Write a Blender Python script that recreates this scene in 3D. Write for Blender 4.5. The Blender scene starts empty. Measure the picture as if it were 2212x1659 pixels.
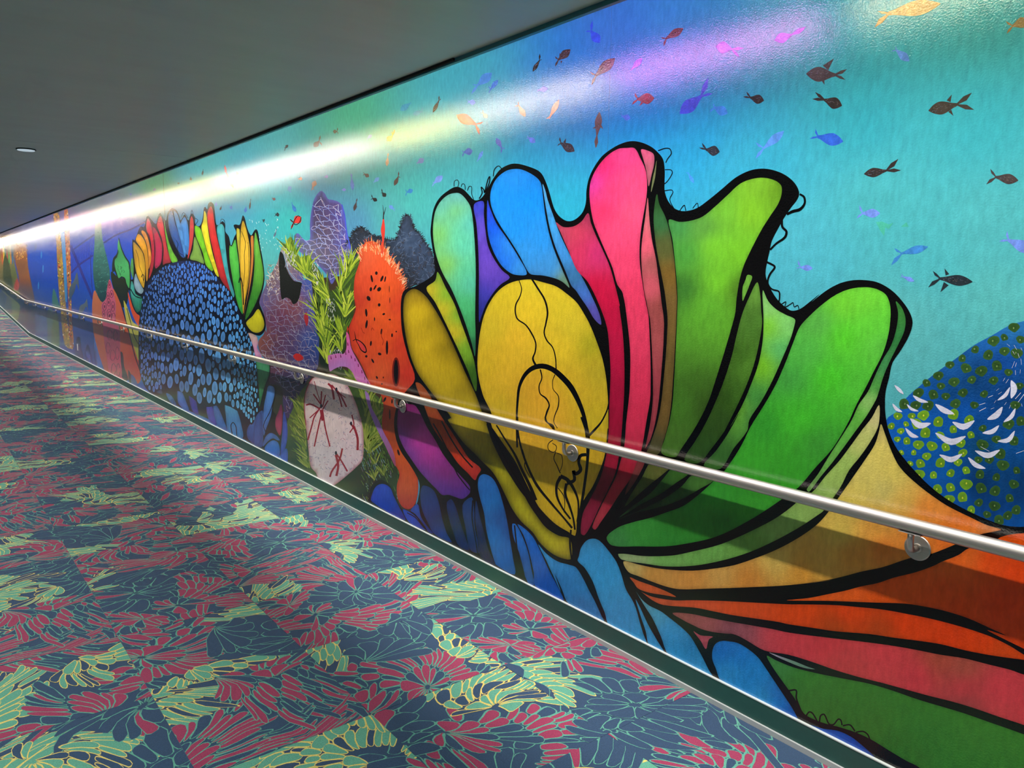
import bpy, math, random
import numpy as np
from mathutils import Vector, Matrix
from mathutils.geometry import delaunay_2d_cdt

# ------------------------------------------------------------------ camera, world, light, exposure
SC = bpy.context.scene
COL = SC.collection
W, H, F = 2212.0, 1659.0, 1661.0
CX, CY = W / 2, H / 2
YAW, PITCH, ROLL = -0.66549109, -0.13688445, 0.01380423
CAM = np.array([0.0, 2.32614, 1.6])
_fw = np.array([math.cos(PITCH) * math.cos(YAW), math.cos(PITCH) * math.sin(YAW), math.sin(PITCH)])
_r = np.cross(_fw, [0, 0, 1.0]); _r /= np.linalg.norm(_r)
_u = np.cross(_r, _fw)
RT = math.cos(ROLL) * _r + math.sin(ROLL) * _u
UP = -math.sin(ROLL) * _r + math.cos(ROLL) * _u
cam_data = bpy.data.cameras.new('camera')
cam_data.sensor_width = 36.0
cam_data.lens = 36.0 * F / W
cam_data.clip_end = 300
cam = bpy.data.objects.new('camera', cam_data)
COL.objects.link(cam)
M = Matrix(((RT[0], UP[0], -_fw[0], CAM[0]), (RT[1], UP[1], -_fw[1], CAM[1]), (RT[2], UP[2], -_fw[2], CAM[2]), (0, 0, 0, 1)))
cam.matrix_world = M
SC.camera = cam
world = bpy.data.worlds.new('world'); SC.world = world
world.use_nodes = True
world.node_tree.nodes['Background'].inputs[0].default_value = (1.0, 0.99, 0.97, 1)
world.node_tree.nodes['Background'].inputs[1].default_value = 0.10
SC.view_settings.view_transform = 'Standard'
SC.view_settings.look = 'None'
SC.view_settings.gamma = 1.0
SC.view_settings.use_curve_mapping = False
SC.view_settings.exposure = 0.0
SC.cycles.use_denoising = True
SC.cycles.use_adaptive_sampling = True
SC.cycles.adaptive_threshold = 0.06
SC.cycles.adaptive_min_samples = 16
SC.cycles.max_bounces = 4
SC.cycles.diffuse_bounces = 2
SC.cycles.glossy_bounces = 2
SC.cycles.caustics_reflective = False
SC.cycles.caustics_refractive = False

HC = 2.44          # soffit underside
COVE_EDGE = 0.583  # soffit stops this far from the mural wall; the cove light hides above it
LIGHT_Y, LIGHT_Z = 0.56, 2.60
WASH_W, WASH_SPREAD = 480.0, 105


def area_strip(name, x0, x1, y, z, width, power, color, tilt, spread):
    d = bpy.data.lights.new(name, 'AREA')
    d.shape = 'RECTANGLE'; d.size = x1 - x0; d.size_y = width
    d.energy = power; d.color = color; d.spread = math.radians(spread)
    o = bpy.data.objects.new(name, d); COL.objects.link(o)
    o.location = ((x0 + x1) / 2, y, z)
    o.rotation_euler = (tilt, 0, 0)
    return o


area_strip('cove_wash', -3.0, 46.0, LIGHT_Y, LIGHT_Z - 0.03, 0.03, WASH_W, (1.0, 0.97, 0.92), math.radians(-8), WASH_SPREAD)

area_strip('carpet_fill_strip', -3.0, 40.0, 2.45, HC - 0.012, 0.10, 400.0, (1.0, 0.97, 0.93), 0.0, 128)  # added fill light, out of view, to brighten the carpet


# ------------------------------------------------------------------ helpers
def lin(c):
    out = []
    for v in c:
        v = v / 255.0
        out.append(v / 12.92 if v <= 0.04045 else ((v + 0.055) / 1.055) ** 2.4)
    return out


def mat(name, rgb, rough=0.6, metal=0.0, spec=0.5):
    m = bpy.data.materials.new(name); m.use_nodes = True
    b = m.node_tree.nodes['Principled BSDF']
    b.inputs['Base Color'].default_value = (*lin(rgb), 1)
    b.inputs['Roughness'].default_value = rough
    b.inputs['Metallic'].default_value = metal
    b.inputs['Specular IOR Level'].default_value = spec
    return m


def add_noise(m, scale=(1, 1, 1), freq=20.0, lo=0.85, hi=1.12, bump=0.0, bfreq=None, attr=None, detail=4.0):
    nt = m.node_tree; b = nt.nodes['Principled BSDF']
    tc = nt.nodes.new('ShaderNodeTexCoord'); mp = nt.nodes.new('ShaderNodeMapping')
    mp.inputs['Scale'].default_value = scale
    nt.links.new(tc.outputs['Object'], mp.inputs['Vector'])
    n = nt.nodes.new('ShaderNodeTexNoise'); n.inputs['Scale'].default_value = freq; n.inputs['Detail'].default_value = detail
    n.inputs['Roughness'].default_value = 0.65
    nt.links.new(mp.outputs[0], n.inputs['Vector'])
    mr = nt.nodes.new('ShaderNodeMapRange')
    mr.inputs['From Min'].default_value = 0.3; mr.inputs['From Max'].default_value = 0.7
    mr.inputs['To Min'].default_value = lo; mr.inputs['To Max'].default_value = hi
    nt.links.new(n.outputs[0], mr.inputs['Value'])
    mx = nt.nodes.new('ShaderNodeMix'); mx.data_type = 'RGBA'; mx.blend_type = 'MULTIPLY'
    mx.inputs[0].default_value = 1.0
    if attr:
        a = nt.nodes.new('ShaderNodeAttribute'); a.attribute_name = attr
        nt.links.new(a.outputs['Color'], mx.inputs[6])
    else:
        mx.inputs[6].default_value = b.inputs['Base Color'].default_value
    nt.links.new(mr.outputs[0], mx.inputs[7])
    nt.links.new(mx.outputs[2], b.inputs['Base Color'])
    if bump:
        n2 = nt.nodes.new('ShaderNodeTexNoise'); n2.inputs['Scale'].default_value = bfreq or freq; n2.inputs['Detail'].default_value = 2
        nt.links.new(tc.outputs['Object'], n2.inputs['Vector'])
        bp = nt.nodes.new('ShaderNodeBump'); bp.inputs['Strength'].default_value = bump; bp.inputs['Distance'].default_value = 0.002
        nt.links.new(n2.outputs[0], bp.inputs['Height'])
        nt.links.new(bp.outputs[0], b.inputs['Normal'])
    return m


def tag(o, label=None, cat=None, group=None, kind=None):
    if label: o['label'] = label
    if cat: o['category'] = cat
    if group: o['group'] = group
    if kind: o['kind'] = kind
    return o


def mesh_obj(name, verts, faces, m, parent=None, smooth=False):
    me = bpy.data.meshes.new(name)
    me.from_pydata([tuple(v) for v in verts], [], faces)
    me.update()
    if smooth:
        for p in me.polygons: p.use_smooth = True
    me.materials.append(m)
    o = bpy.data.objects.new(name, me); COL.objects.link(o)
    if parent: o.parent = parent
    return o


def box(name, a, b, m, parent=None):
    x0, y0, z0 = a; x1, y1, z1 = b
    v = [(x0, y0, z0), (x1, y0, z0), (x1, y1, z0), (x0, y1, z0), (x0, y0, z1), (x1, y0, z1), (x1, y1, z1), (x0, y1, z1)]
    f = [(0, 3, 2, 1), (4, 5, 6, 7), (0, 1, 5, 4), (1, 2, 6, 5), (2, 3, 7, 6), (3, 0, 4, 7)]
    return mesh_obj(name, v, f, m, parent)


RAMP_X, RAMP_S = 22.3, 0.055
X0, X1 = -3.0, 46.0


def floor_z(x): return max(0.0, x - RAMP_X) * RAMP_S


def sweep_box(name, y0, y1, z0, z1, m, parent=None, x0=X0, x1=X1):
    """a bar that runs along the wall and follows the floor up the far ramp"""
    xs = [x0, RAMP_X - 0.4, RAMP_X, RAMP_X + 0.4, x1] if x1 > RAMP_X else [x0, x1]
    v, f = [], []
    for x in xs:
        z = floor_z(x)
        v += [(x, y0, z + z0), (x, y1, z + z0), (x, y1, z + z1), (x, y0, z + z1)]
    for i in range(len(xs) - 1):
        for k in range(4):
            a = i * 4 + k; b = i * 4 + (k + 1) % 4
            f.append((a, a + 4, b + 4, b))
    n = len(v)
    f += [(0, 1, 2, 3), (n - 1, n - 2, n - 3, n - 4)]
    return mesh_obj(name, v, f, m, parent)


def tube_mesh(path, rad, seg=16):
    v, f = [], []
    n = len(path)
    P = [Vector(p) for p in path]
    prev = None
    for i, p in enumerate(P):
        t = (P[min(i + 1, n - 1)] - P[max(i - 1, 0)]).normalized()
        a = Vector((0, 0, 1)) if prev is None else prev
        if abs(t.dot(a)) > 0.95 and prev is None: a = Vector((1, 0, 0))
        s = (a - t * a.dot(t)).normalized(); prev = s
        w = t.cross(s)
        rr = rad[i] if isinstance(rad, (list, tuple)) else rad
        for k in range(seg):
            th = 2 * math.pi * k / seg
            v.append(p + (s * math.cos(th) + w * math.sin(th)) * rr)
    for i in range(n - 1):
        for k in range(seg):
            a = i * seg + k; b = i * seg + (k + 1) % seg
            f.append((a, b, b + seg, a + seg))
    f.append(tuple(range(seg - 1, -1, -1))); f.append(tuple(range((n - 1) * seg, n * seg)))
    return v, f


def lathe(profile, seg=28):
    """profile of (r, h) turned round +Z"""
    v, f = [], []
    for r, h in profile:
        for k in range(seg):
            th = 2 * math.pi * k / seg
            v.append((r * math.cos(th), r * math.sin(th), h))
    n = len(profile)
    for i in range(n - 1):
        for k in range(seg):
            a = i * seg + k; b = i * seg + (k + 1) % seg
            f.append((a, b, b + seg, a + seg))
    f.append(tuple(range(seg - 1, -1, -1))); f.append(tuple(range((n - 1) * seg, n * seg)))
    return v, f


# photograph pixel -> point of the wall plane (X along the wall, Z up)
def wall_xz(P):
    P = np.asarray(P, float)
    d = (P[:, 0:1] - CX) / F * RT - (P[:, 1:2] - CY) / F * UP + _fw
    t = -CAM[1] / d[:, 1]
    return np.stack([CAM[0] + t * d[:, 0], CAM[2] + t * d[:, 2]], -1)


def wall_px(x, z):
    D = np.array([x, 0, z]) - CAM
    w = D @ _fw
    return np.array([CX + F * (D @ RT) / w, CY - F * (D @ UP) / w])


# ------------------------------------------------------------------ materials
M_WALL = add_noise(mat('painted_plaster', (84, 185, 190), 0.5), freq=6, lo=0.9, hi=1.08)
M_GREYWALL = add_noise(mat('grey_plaster', (150, 156, 156), 0.7), freq=8, lo=0.94, hi=1.05)
M_CEIL = add_noise(mat('grey_ceiling_paint', (190, 208, 201), 0.42), scale=(1, 0.25, 1), freq=5, lo=0.95, hi=1.05)
M_COVE = mat('white_cove_paint', (205, 205, 200), 0.8)
M_EDGE = mat('teal_edge_paint', (60, 130, 138), 0.35)
M_BLACK = mat('black_gap', (8, 8, 9), 0.8)
M_GREEN = add_noise(mat('green_rubber', (40, 84, 76), 0.5), freq=40, lo=0.94, hi=1.05)
M_STRIP = mat('pale_metal_strip', (176, 182, 180), 0.4, 0.0)
M_LIP_GLINT = mat('lip_highlight_paint', (200, 210, 205), 0.35)  # highlight of the baseboard's top bevel, as a pale colour
M_STEEL = add_noise(mat('brushed_steel', (212, 208, 200), 0.40, 0.92), scale=(0.2, 40, 40), freq=30, lo=0.9, hi=1.08)
M_WHITE = mat('white_plastic', (225, 228, 228), 0.4)
M_PAINT = bpy.data.materials.new('mural_paint'); M_PAINT.use_nodes = True
add_noise(M_PAINT, scale=(1.6, 1, 0.55), freq=34, lo=0.84, hi=1.14, attr='Col', detail=5, bump=0.34, bfreq=190)
_b = M_PAINT.node_tree.nodes['Principled BSDF']
_b.inputs['Roughness'].default_value = 0.17
_b.inputs['Specular IOR Level'].default_value = 0.55
M_CARPET = bpy.data.materials.new('carpet_pile'); M_CARPET.use_nodes = True
add_noise(M_CARPET, freq=260, lo=0.72, hi=1.22, attr='Col', detail=3, bump=0.5, bfreq=500)
_b = M_CARPET.node_tree.nodes['Principled BSDF']
_b.inputs['Roughness'].default_value = 0.95
_b.inputs['Specular IOR Level'].default_value = 0.1
_b.inputs['Sheen Weight'].default_value = 0.35
_b.inputs['Sheen Roughness'].default_value = 0.4
M_CARPET2 = add_noise(mat('carpet_ground', (62, 84, 104), 0.95, 0, 0.1), scale=(1, 3, 1), freq=9, lo=0.7, hi=1.3)

# ------------------------------------------------------------------ the setting
wall = box('wall_right', (X0, -0.15, -0.05), (X1, 0.0, 3.05), M_WALL)
tag(wall, 'long wall that carries the coral reef mural beside the carpet', None, None, 'structure')
floor = sweep_box('floor', 0.0, 9.0, -0.08, -0.004, M_CARPET2)
tag(floor, 'patterned carpet floor of red, teal and navy petal shapes', None, None, 'structure')

ceil = box('ceiling', (X0, COVE_EDGE + 0.006, HC + 0.012), (X1, 5.6, HC + 0.09), M_BLACK)
tag(ceil, 'low dark grey ceiling soffit stopping short of the mural wall', None, None, 'structure')
brk = [X0, 6.05, 15.2, 24.3, 33.4, X1]
for i in range(len(brk) - 1):
    v = []
    box('ceiling_panel', (brk[i] + 0.002, COVE_EDGE + 0.006, HC), (brk[i + 1] - 0.002, 5.6, HC + 0.012), M_CEIL, ceil)
cv = box('trim_1', (X0, 0.0, 3.05), (X1, 0.75, 3.12), M_COVE)
tag(cv, 'white lid of the light cove above the soffit', None, None, 'structure')
ed = box('trim_2', (X0, COVE_EDGE - 0.010, HC - 0.016), (X1, COVE_EDGE + 0.006, HC + 0.06), M_EDGE)
tag(ed, 'thin teal edge trim along the soffit by the mural', None, None, 'structure')
gp = box('shadow_gap', (2.6, COVE_EDGE + 0.006, HC - 0.010), (X1, COVE_EDGE + 0.014, HC), M_BLACK, ed)

bb = sweep_box('baseboard_right', 0.0, 0.012, 0.020, 0.098, M_GREEN)
tag(bb, 'dark green rubber baseboard under the mural', None, None, 'structure')
sweep_box('lip_highlight', 0.0, 0.013, 0.098, 0.1015, M_LIP_GLINT, bb)  # thin strip with the bevel's highlight put into its colour
st = sweep_box('trim_3', 0.0, 0.020, -0.004, 0.020, M_STRIP)
tag(st, 'pale metal strip between green baseboard and carpet', None, None, 'structure')


# ------------------------------------------------------------------ cove lamps above the soffit edge (seen as coloured glare in the gloss)
def emit(name, rgb, strength):
    m = bpy.data.materials.new(name); m.use_nodes = True
    nt = m.node_tree; nt.nodes.clear()
    e = nt.nodes.new('ShaderNodeEmission'); o = nt.nodes.new('ShaderNodeOutputMaterial')
    e.inputs[0].default_value = (*lin(rgb), 1); e.inputs[1].default_value = strength
    nt.links.new(e.outputs[0], o.inputs[0])
    return m


LED = 50.0
M_LED = {'white': emit('led_white', (255, 240, 225), LED), 'warm white': emit('led_warm', (255, 240, 195), LED),
         'yellow': emit('led_yellow', (255, 236, 140), LED), 'magenta': emit('led_magenta', (255, 150, 245), LED),
         'pale pink': emit('led_pink', (255, 205, 200), LED)}
SEG = [(-150, 150, 'white'), (152, 238, 'pale pink'), (240, 308, 'warm white'), (310, 353, 'pale pink'), (356, 408, 'warm white'),
       (411, 490, 'yellow'), (493, 640, 'white'), (644, 812, 'white'), (828, 1000, 'yellow'), (1012, 1310, 'white'),
       (1335, 1770, 'magenta'), (1855, 2600, 'warm white')]


def strip_x(px):
    a = np.array([px, 583 - 0.26 * (px + 209)])
    return wall_xz([a])[0][0] * (CAM[1] + LIGHT_Y) / CAM[1]


M_HOUSE = mat('lamp_housing', (190, 190, 188), 0.5)
ORD = ['first', 'second', 'third', 'fourth', 'fifth']
_seen = {}
for (a, b, cname) in reversed(SEG):
    xa, xb = strip_x(b), min(strip_x(a), X1 - 0.1)
    h = box('cove_lamp', (xa, LIGHT_Y - 0.020, LIGHT_Z + 0.018), (xb, LIGHT_Y + 0.045, LIGHT_Z + 0.045), M_HOUSE)
    v, f = tube_mesh([(xa, LIGHT_Y, LIGHT_Z), (xb, LIGHT_Y, LIGHT_Z)], 0.016, 10)
    mesh_obj('lamp_tube', v, f, M_LED[cname], h, True)
    k = _seen[cname] = _seen.get(cname, -1) + 1
    tag(h, '%s tube lamp in the cove, %s of its colour from the near end' % (cname, ORD[k]), 'lamp', 'cove lamps above the mural')

dl = bpy.data.objects.new('fill_strip_frame', None); COL.objects.link(dl); dl.location = (18.5, 2.45, HC)  # invented housing for the added carpet fill strip
tag(dl, 'long slim frame of the added carpet fill light, out of view', 'lamp')
for yy in (-.062, .052):
    box('frame_strip', (-21.6, yy, -.010), (21.6, yy + .010, 0.0), M_WHITE, dl)

# ------------------------------------------------------------------ mural drawing tools (in photograph pixels on the wall plane)
CR = {'PX': (0, 0, 1.0), 'T3': (1080, 929, 1.954), 'R1': (880, 280, 3.95), 'R2': (1240, 280, 3.95), 'R3': (1560, 580, 3.3926), 'R4': (1200, 850, 3.3515),
      'R5': (1700, 1000, 4.3203), 'R6': (1200, 1100, 3.95), 'R7': (1500, 1239, 3.95), 'R8': (1652, 1239, 3.95),
      'L2': (0, 400, 5.53), 'L3': (200, 400, 5.0273), 'L4': (160, 640, 5.0273), 'L5': (540, 400, 5.0273), 'L6': (540, 700, 5.0273),
      'L7': (860, 560, 4.0963), 'L8': (780, 900, 4.0963), 'F0': (0, 0, 3.95), 'F1': (560, 150, 3.95), 'F2': (960, 20, 3.95),
      'F3': (1400, 0, 3.95), 'F4': (1652, 0, 3.95), 'F5': (1652, 300, 3.95)}
rng = random.Random(7)


def parse(s):
    """'R1 10,20 30,40 L7 5,6' -> pixel array"""
    c = CR['PX']; out = []
    for tok in s.split():
        if tok in CR: c = CR[tok]
        else:
            x, y = tok.split(',')
            out.append((c[0] + float(x) / c[2], c[1] + float(y) / c[2]))
    return np.array(out)


def catmull(P, closed=True, sub=4):
    n = len(P); out = []
    rngi = range(n) if closed else range(n - 1)
    for i in rngi:
        if closed: p0, p1, p2, p3 = P[i - 1], P[i], P[(i + 1) % n], P[(i + 2) % n]
        else: p0, p1, p2, p3 = P[max(i - 1, 0)], P[i], P[i + 1], P[min(i + 2, n - 1)]
        # tension falls where neighbours are very unequal, to stop overshoot
        l0, l1, l2 = np.hypot(*(p1 - p0)) + 1e-6, np.hypot(*(p2 - p1)) + 1e-6, np.hypot(*(p3 - p2)) + 1e-6
        m1 = (p2 - p0) / (l0 + l1) * l1; m2 = (p3 - p1) / (l1 + l2) * l1
        for k in range(sub):
            t = k / sub; t2, t3 = t * t, t * t * t
            out.append((2 * t3 - 3 * t2 + 1) * p1 + (t3 - 2 * t2 + t) * m1 + (-2 * t3 + 3 * t2) * p2 + (t3 - t2) * m2)
    if not closed: out.append(P[-1])
    return np.array(out)


_ba, _bbp = wall_px(22, 0.03), wall_px(0.6, 0.03)


def clip_base(P):
    """keep only what is above the skirting line"""
    t = _bbp - _ba
    s = (P[:, 1] - _ba[1]) * t[0] - (P[:, 0] - _ba[0]) * t[1]      # >0 below the line
    out = []
    n = len(P)
    for i in range(n):
        j = (i + 1) % n
        if s[i] <= 0: out.append(P[i])
        if (s[i] <= 0) != (s[j] <= 0):
            k = s[i] / (s[i] - s[j]); out.append(P[i] + (P[j] - P[i]) * k)
    return np.array(out)


def inside(P, Q):
    x, y = Q[:, 0], Q[:, 1]; r = np.zeros(len(Q), bool)
    for i in range(len(P)):
        (x1, y1), (x2, y2) = P[i - 1], P[i]
        c = ((y1 > y) != (y2 > y))
        with np.errstate(divide='ignore', invalid='ignore'):
            r ^= c & (x < (x2 - x1) * (y - y1) / (y2 - y1 + 1e-12) + x1)
    return r


def edge_dist(P, Q):
    d = np.full(len(Q), 1e9)
    for i in range(len(P)):
        a, b = P[i - 1], P[i]; ab = b - a; L = ab @ ab + 1e-9
        t = np.clip(((Q - a) @ ab) / L, 0, 1)
        d = np.minimum(d, np.hypot(*(Q - a - t[:, None] * ab).T))
    return d


def idw(cols, Q):
    if not isinstance(cols, list): return np.tile(np.array(lin(cols)), (len(Q), 1))
    pts = np.array([c[0] for c in cols]); cc = np.array([lin(c[1]) for c in cols])
    w = 1.0 / (((Q[:, None, :] - pts[None]) ** 2).sum(-1) + 500.0) ** 1.5
    return (w[:, :, None] * cc[None]).sum(1) / w.sum(1)[:, None]


def cparse(s):
    """'R1 10,20,r,g,b ...' or 'r,g,b'"""
    toks = s.split()
    if len(toks) == 1 and toks[0].count(',') == 2: return tuple(float(v) for v in toks[0].split(','))
    c = CR['PX']; out = []
    for tok in toks:
        if tok in CR: c = CR[tok]
        else:
            x, y, r, g, b = (float(v) for v in tok.split(','))
            out.append((np.array((c[0] + x / c[2], c[1] + y / c[2])), (r, g, b)))
    return out


GAIN = 1.0


class Paint:
    """collects painted pieces of one colour-carrying mesh"""
    count = 0

    def __init__(self):
        self.v, self.f, self.c, self.o = [], [], [], []; self.k = 0
        Paint.count += 1; self.base = 0.0008 + (Paint.count % 41) * 1e-6     # no two painted pieces share a plane

    def add(self, Q, faces, C, layer):
        b = len(self.v)
        self.v += [tuple(q) for q in Q]; self.c += [tuple(c) for c in C]; self.k += 1; self.o += [self.base + 0.00006 * layer + (self.k % 13) * 1e-6] * len(Q)
        self.f += [tuple(i + b for i in f) for f in faces]

    def fill(self, s, cols, layer, edge=None, grid=11, smooth=True, sub=4, jitter=0.0, noise=0.0):
        P = parse(s) if isinstance(s, str) else np.array(s)
        if smooth: P = catmull(P, True, sub)
        if jitter: P = P + np.array([[rng.gauss(0, jitter), rng.gauss(0, jitter)] for _ in P])
        P = clip_base(P)
        if len(P) < 3: return P
        mn, mx = P.min(0), P.max(0)
        gx, gy = np.meshgrid(np.arange(mn[0] + grid / 2, mx[0], grid), np.arange(mn[1] + grid / 2, mx[1], grid))
        G = np.stack([gx.ravel(), gy.ravel()], -1)
        if len(G):
            G = G[inside(P, G)]
            if len(G): G = G[edge_dist(P, G) > grid * 0.35]
        V = [Vector((float(p[0]), float(p[1]))) for p in P] + [Vector((float(p[0]), float(p[1]))) for p in G]
        r = delaunay_2d_cdt(V, [], [list(range(len(P)))], 1, 1e-4)
        Q = np.array([(p.x, p.y) for p in r[0]])
        C = idw(cparse(cols) if isinstance(cols, str) else cols, Q)
        if edge:
            dist, rgb, k = edge
            w = np.clip(1 - edge_dist(P, Q) / dist, 0, 1) ** 1.5 * k
            C = C * (1 - w[:, None]) + np.array(lin(rgb)) * w[:, None]
        if noise: C = C * np.array([[1 + rng.uniform(-noise, noise)] for _ in Q])
        self.add(Q, r[2], C, layer)
        return P

    def stroke(self, s, w, rgb, layer, smooth=True, sub=4, taper=False):
        P = parse(s) if isinstance(s, str) else np.array(s)
        n0 = len(P)
        if smooth and n0 > 2: P = catmull(P, False, sub)
        n = len(P)
        ws = np.interp(np.linspace(0, 1, n), np.linspace(0, 1, len(w)), w) if isinstance(w, (list, tuple)) else np.full(n, float(w))
        if taper: ws = ws * (1 - np.abs(np.linspace(-1, 1, n)) ** 2 * 0.85)
        T = np.gradient(P, axis=0); T /= np.hypot(*T.T)[:, None] + 1e-9
        N = np.stack([-T[:, 1], T[:, 0]], -1) * (ws / 2)[:, None]
        Q = np.concatenate([P + N, P - N]); C = np.tile(lin(rgb), (2 * n, 1))
        self.add(Q, [(i, i + 1, n + i + 1, n + i) for i in range(n - 1)], C, layer)

    def disc(self, x, y, rx, ry, rgb, layer, seg=12, rot=0.0, core=None):
        th = np.linspace(0, 2 * np.pi, seg, endpoint=False)
        ex, ey = rx * np.cos(th), ry * np.sin(th); c, s = math.cos(rot), math.sin(rot)
        Q = np.stack([x + ex * c - ey * s, y + ex * s + ey * c], -1)
        Q = np.concatenate([Q, [[x, y]]])
        C = np.tile(lin(rgb), (seg + 1, 1)); C[-1] = lin(core or rgb)
        self.add(Q, [(i, (i + 1) % seg, seg) for i in range(seg)], C, layer)

    def blades(self, s, a0, a1, length, n, layer, cols, w=3.1):
        P = parse(s)
        for p in P:
            for k in range(n):
                a = math.radians(a0 + (a1 - a0) * (k + rng.uniform(0.1, 0.9)) / n)
                L = length * rng.uniform(0.65, 1.05); bend = rng.uniform(-0.25, 0.25)
                q0 = p + np.array([rng.uniform(-3, 3), rng.uniform(-3, 3)])
                pts = [q0 + np.array([math.cos(a + bend * t) * L * t, -math.sin(a + bend * t) * L * t]) for t in (0, 0.35, 0.7, 1.0)]
                self.stroke(np.array(pts), [w * 0.6, w, w * 0.8, w * 0.12], rng.choice(cols), layer + 0.3 * k / n, smooth=False)

    def net(self, s, dx, dy, rgbs, w, layer, jit=0.32):
        P = parse(s); P = catmull(P, True, 3)
        mn, mx = P.min(0), P.max(0)
        nx, ny = int((mx[0] - mn[0]) / dx) + 2, int((mx[1] - mn[1]) / dy) + 2
        g = np.array([[(mn[0] + (i + rng.uniform(-jit, jit)) * dx, mn[1] + (j + rng.uniform(-jit, jit)) * dy) for i in range(nx)] for j in range(ny)])
        ins = inside(P, g.reshape(-1, 2)).reshape(ny, nx)
        for j in range(ny):
            for i in range(nx):
                if not ins[j, i]: continue
                for (jj, ii) in ((j, i + 1), (j + 1, i) if (i + j) % 2 else (j + 1, i + 1)):
                    if jj < ny and ii < nx and ins[jj, ii]:
                        m = (g[j, i] + g[jj, ii]) / 2 + np.array([rng.gauss(0, dx * .1), rng.gauss(0, dy * .1)])
                        self.stroke(np.array([g[j, i], m, g[jj, ii]]), w * rng.uniform(.7, 1.25), rng.choice(rgbs), layer, smooth=False)

    def fur(self, P, n, length, rgbs, w, layer, spread=0.6, inward=0.0):
        """short hairs standing out along a closed outline"""
        c = P.mean(0)
        for _ in range(n):
            i = rng.randrange(len(P)); a, b = P[i - 1], P[i]
            q = a + (b - a) * rng.random(); t = (b - a) / (np.hypot(*(b - a)) + 1e-6)
            nn = np.array([t[1], -t[0]])
            if inside(P, np.array([q + nn * 2]))[0]: nn = -nn
            ang = rng.gauss(0, spread); d = np.array([nn[0] * math.cos(ang) - nn[1] * math.sin(ang), nn[0] * math.sin(ang) + nn[1] * math.cos(ang)])
            L = length * rng.uniform(.5, 1.2)
            self.stroke(np.array([q - d * L * inward, q + d * L * .5, q + d * L]), [w, w * .8, w * .2], rng.choice(rgbs), layer, smooth=False)

    def build(self, name, parent=None, label=None):
        if not self.v: return None
        V = np.array(self.v); X = wall_xz(V)
        me = bpy.data.meshes.new(name)
        faces = []
        for f in self.f:                      # every painted face looks out from the wall
            a = X[list(f)]; b = np.roll(a, -1, 0)
            faces.append(f if (a[:, 0] * b[:, 1] - b[:, 0] * a[:, 1]).sum() < 0 else f[::-1])
        me.from_pydata([(float(x), float(o), float(z)) for (x, z), o in zip(X, self.o)], [], faces)
        at = me.color_attributes.new('Col', 'FLOAT_COLOR', 'POINT')
        C = np.ones((len(V), 4), np.float32); C[:, :3] = np.clip(np.array(self.c) * GAIN, 0, 0.95)
        at.data.foreach_set('color', C.ravel())
        me.materials.append(M_PAINT); me.update()
        o = bpy.data.objects.new(name, me); COL.objects.link(o)
        if parent: o.parent = parent
        if label: o['label'] = label
        return o


def piece(name, parent, label=None):
    """decorator: draws into a Paint and builds it"""
    def deco(fn):
        p = Paint(); fn(p); o = p.build(name, parent, label); return o
    return deco


K = (3, 3, 4)          # the painter's black

# ------------------------------------------------------------------ the mural: water ground
_t = Paint()
_xs = np.concatenate([np.linspace(wall_px(X1 - 0.2, 1.3)[0], 0, 12), np.arange(14, 2620, 14)])
WATER = cparse('PX 1300,60,52,146,186 1500,30,52,158,188 1700,20,60,168,188 1250,130,40,146,186 1000,170,62,160,176 800,230,74,168,170 '
    '600,290,80,166,168 450,350,78,172,174 330,400,96,160,160 1500,300,44,176,206 1380,270,36,170,206 1150,360,50,176,196 1000,330,74,182,182 '
    '900,440,76,184,174 700,400,82,142,186 760,480,82,146,186 620,480,62,188,180 580,420,66,184,196 500,430,66,164,196 560,560,88,184,174 '
    '850,470,82,174,174 1230,450,46,184,196 1600,350,58,180,200 1850,250,58,176,186 1900,450,78,184,184 2000,550,80,186,186 1750,550,80,186,194 '
    '2150,500,84,186,184 2150,650,92,192,184 1950,700,94,190,184 2100,250,64,180,186 2150,80,70,178,178 2500,300,80,186,186 2500,700,80,180,186 '
    '230,500,44,70,196 170,560,36,74,196 140,500,60,84,190 100,560,8,88,206 60,580,10,80,196 240,600,28,98,206 210,650,30,90,200 280,520,36,76,200 '
    '150,430,140,144,150 200,430,120,140,150 250,410,120,150,152 80,480,110,118,140 100,690,40,66,120 30,640,74,74,60 60,660,60,70,90 150,720,50,86,160 200,740,50,80,150 '
    '20,520,120,90,60 100,620,6,88,214 110,530,10,90,214 80,540,10,86,208 95,650,20,84,190 130,600,20,86,206 200,530,30,70,206 190,600,30,84,206 300,560,30,84,206')
_Q, _f = [], []
NR = 70
for x in _xs:
    # each column spans skirting to behind the soffit
    ax = wall_xz([(x, 600.0)])[0][0]
    lo, hi = wall_px(ax, floor_z(ax) + 0.03), wall_px(ax, 2.98)
    for k in range(NR): _Q.append(lo + (hi - lo) * k / (NR - 1))
_Q = np.array(_Q)
for i in range(len(_xs) - 1):
    for k in range(NR - 1):
        a = i * NR + k; _f.append((a, a + NR, a + NR + 1, a + 1))
_C = np.concatenate([idw(WATER, q) for q in np.array_split(_Q, 40)]) * np.array([0.86, 0.86, 0.97])
_t.add(_Q, _f, _C, 0)
mural = _t.build('mural')
tag(mural, 'glossy coral reef mural painted along the whole wall behind the handrail', 'mural')

# joints between the mural sheets
for px in (352.5, 1319.0):
    ax = wall_xz([(px, 380.0 if px < 900 else 120.0)])[0][0]
    q = Paint(); q.stroke(np.array([wall_px(ax, 2.9), wall_px(ax, 2.0), wall_px(ax, 1.2)]), .8 if px < 900 else .5, (60, 112, 116), 1, smooth=False); q.build('sheet_joint', mural)

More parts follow.
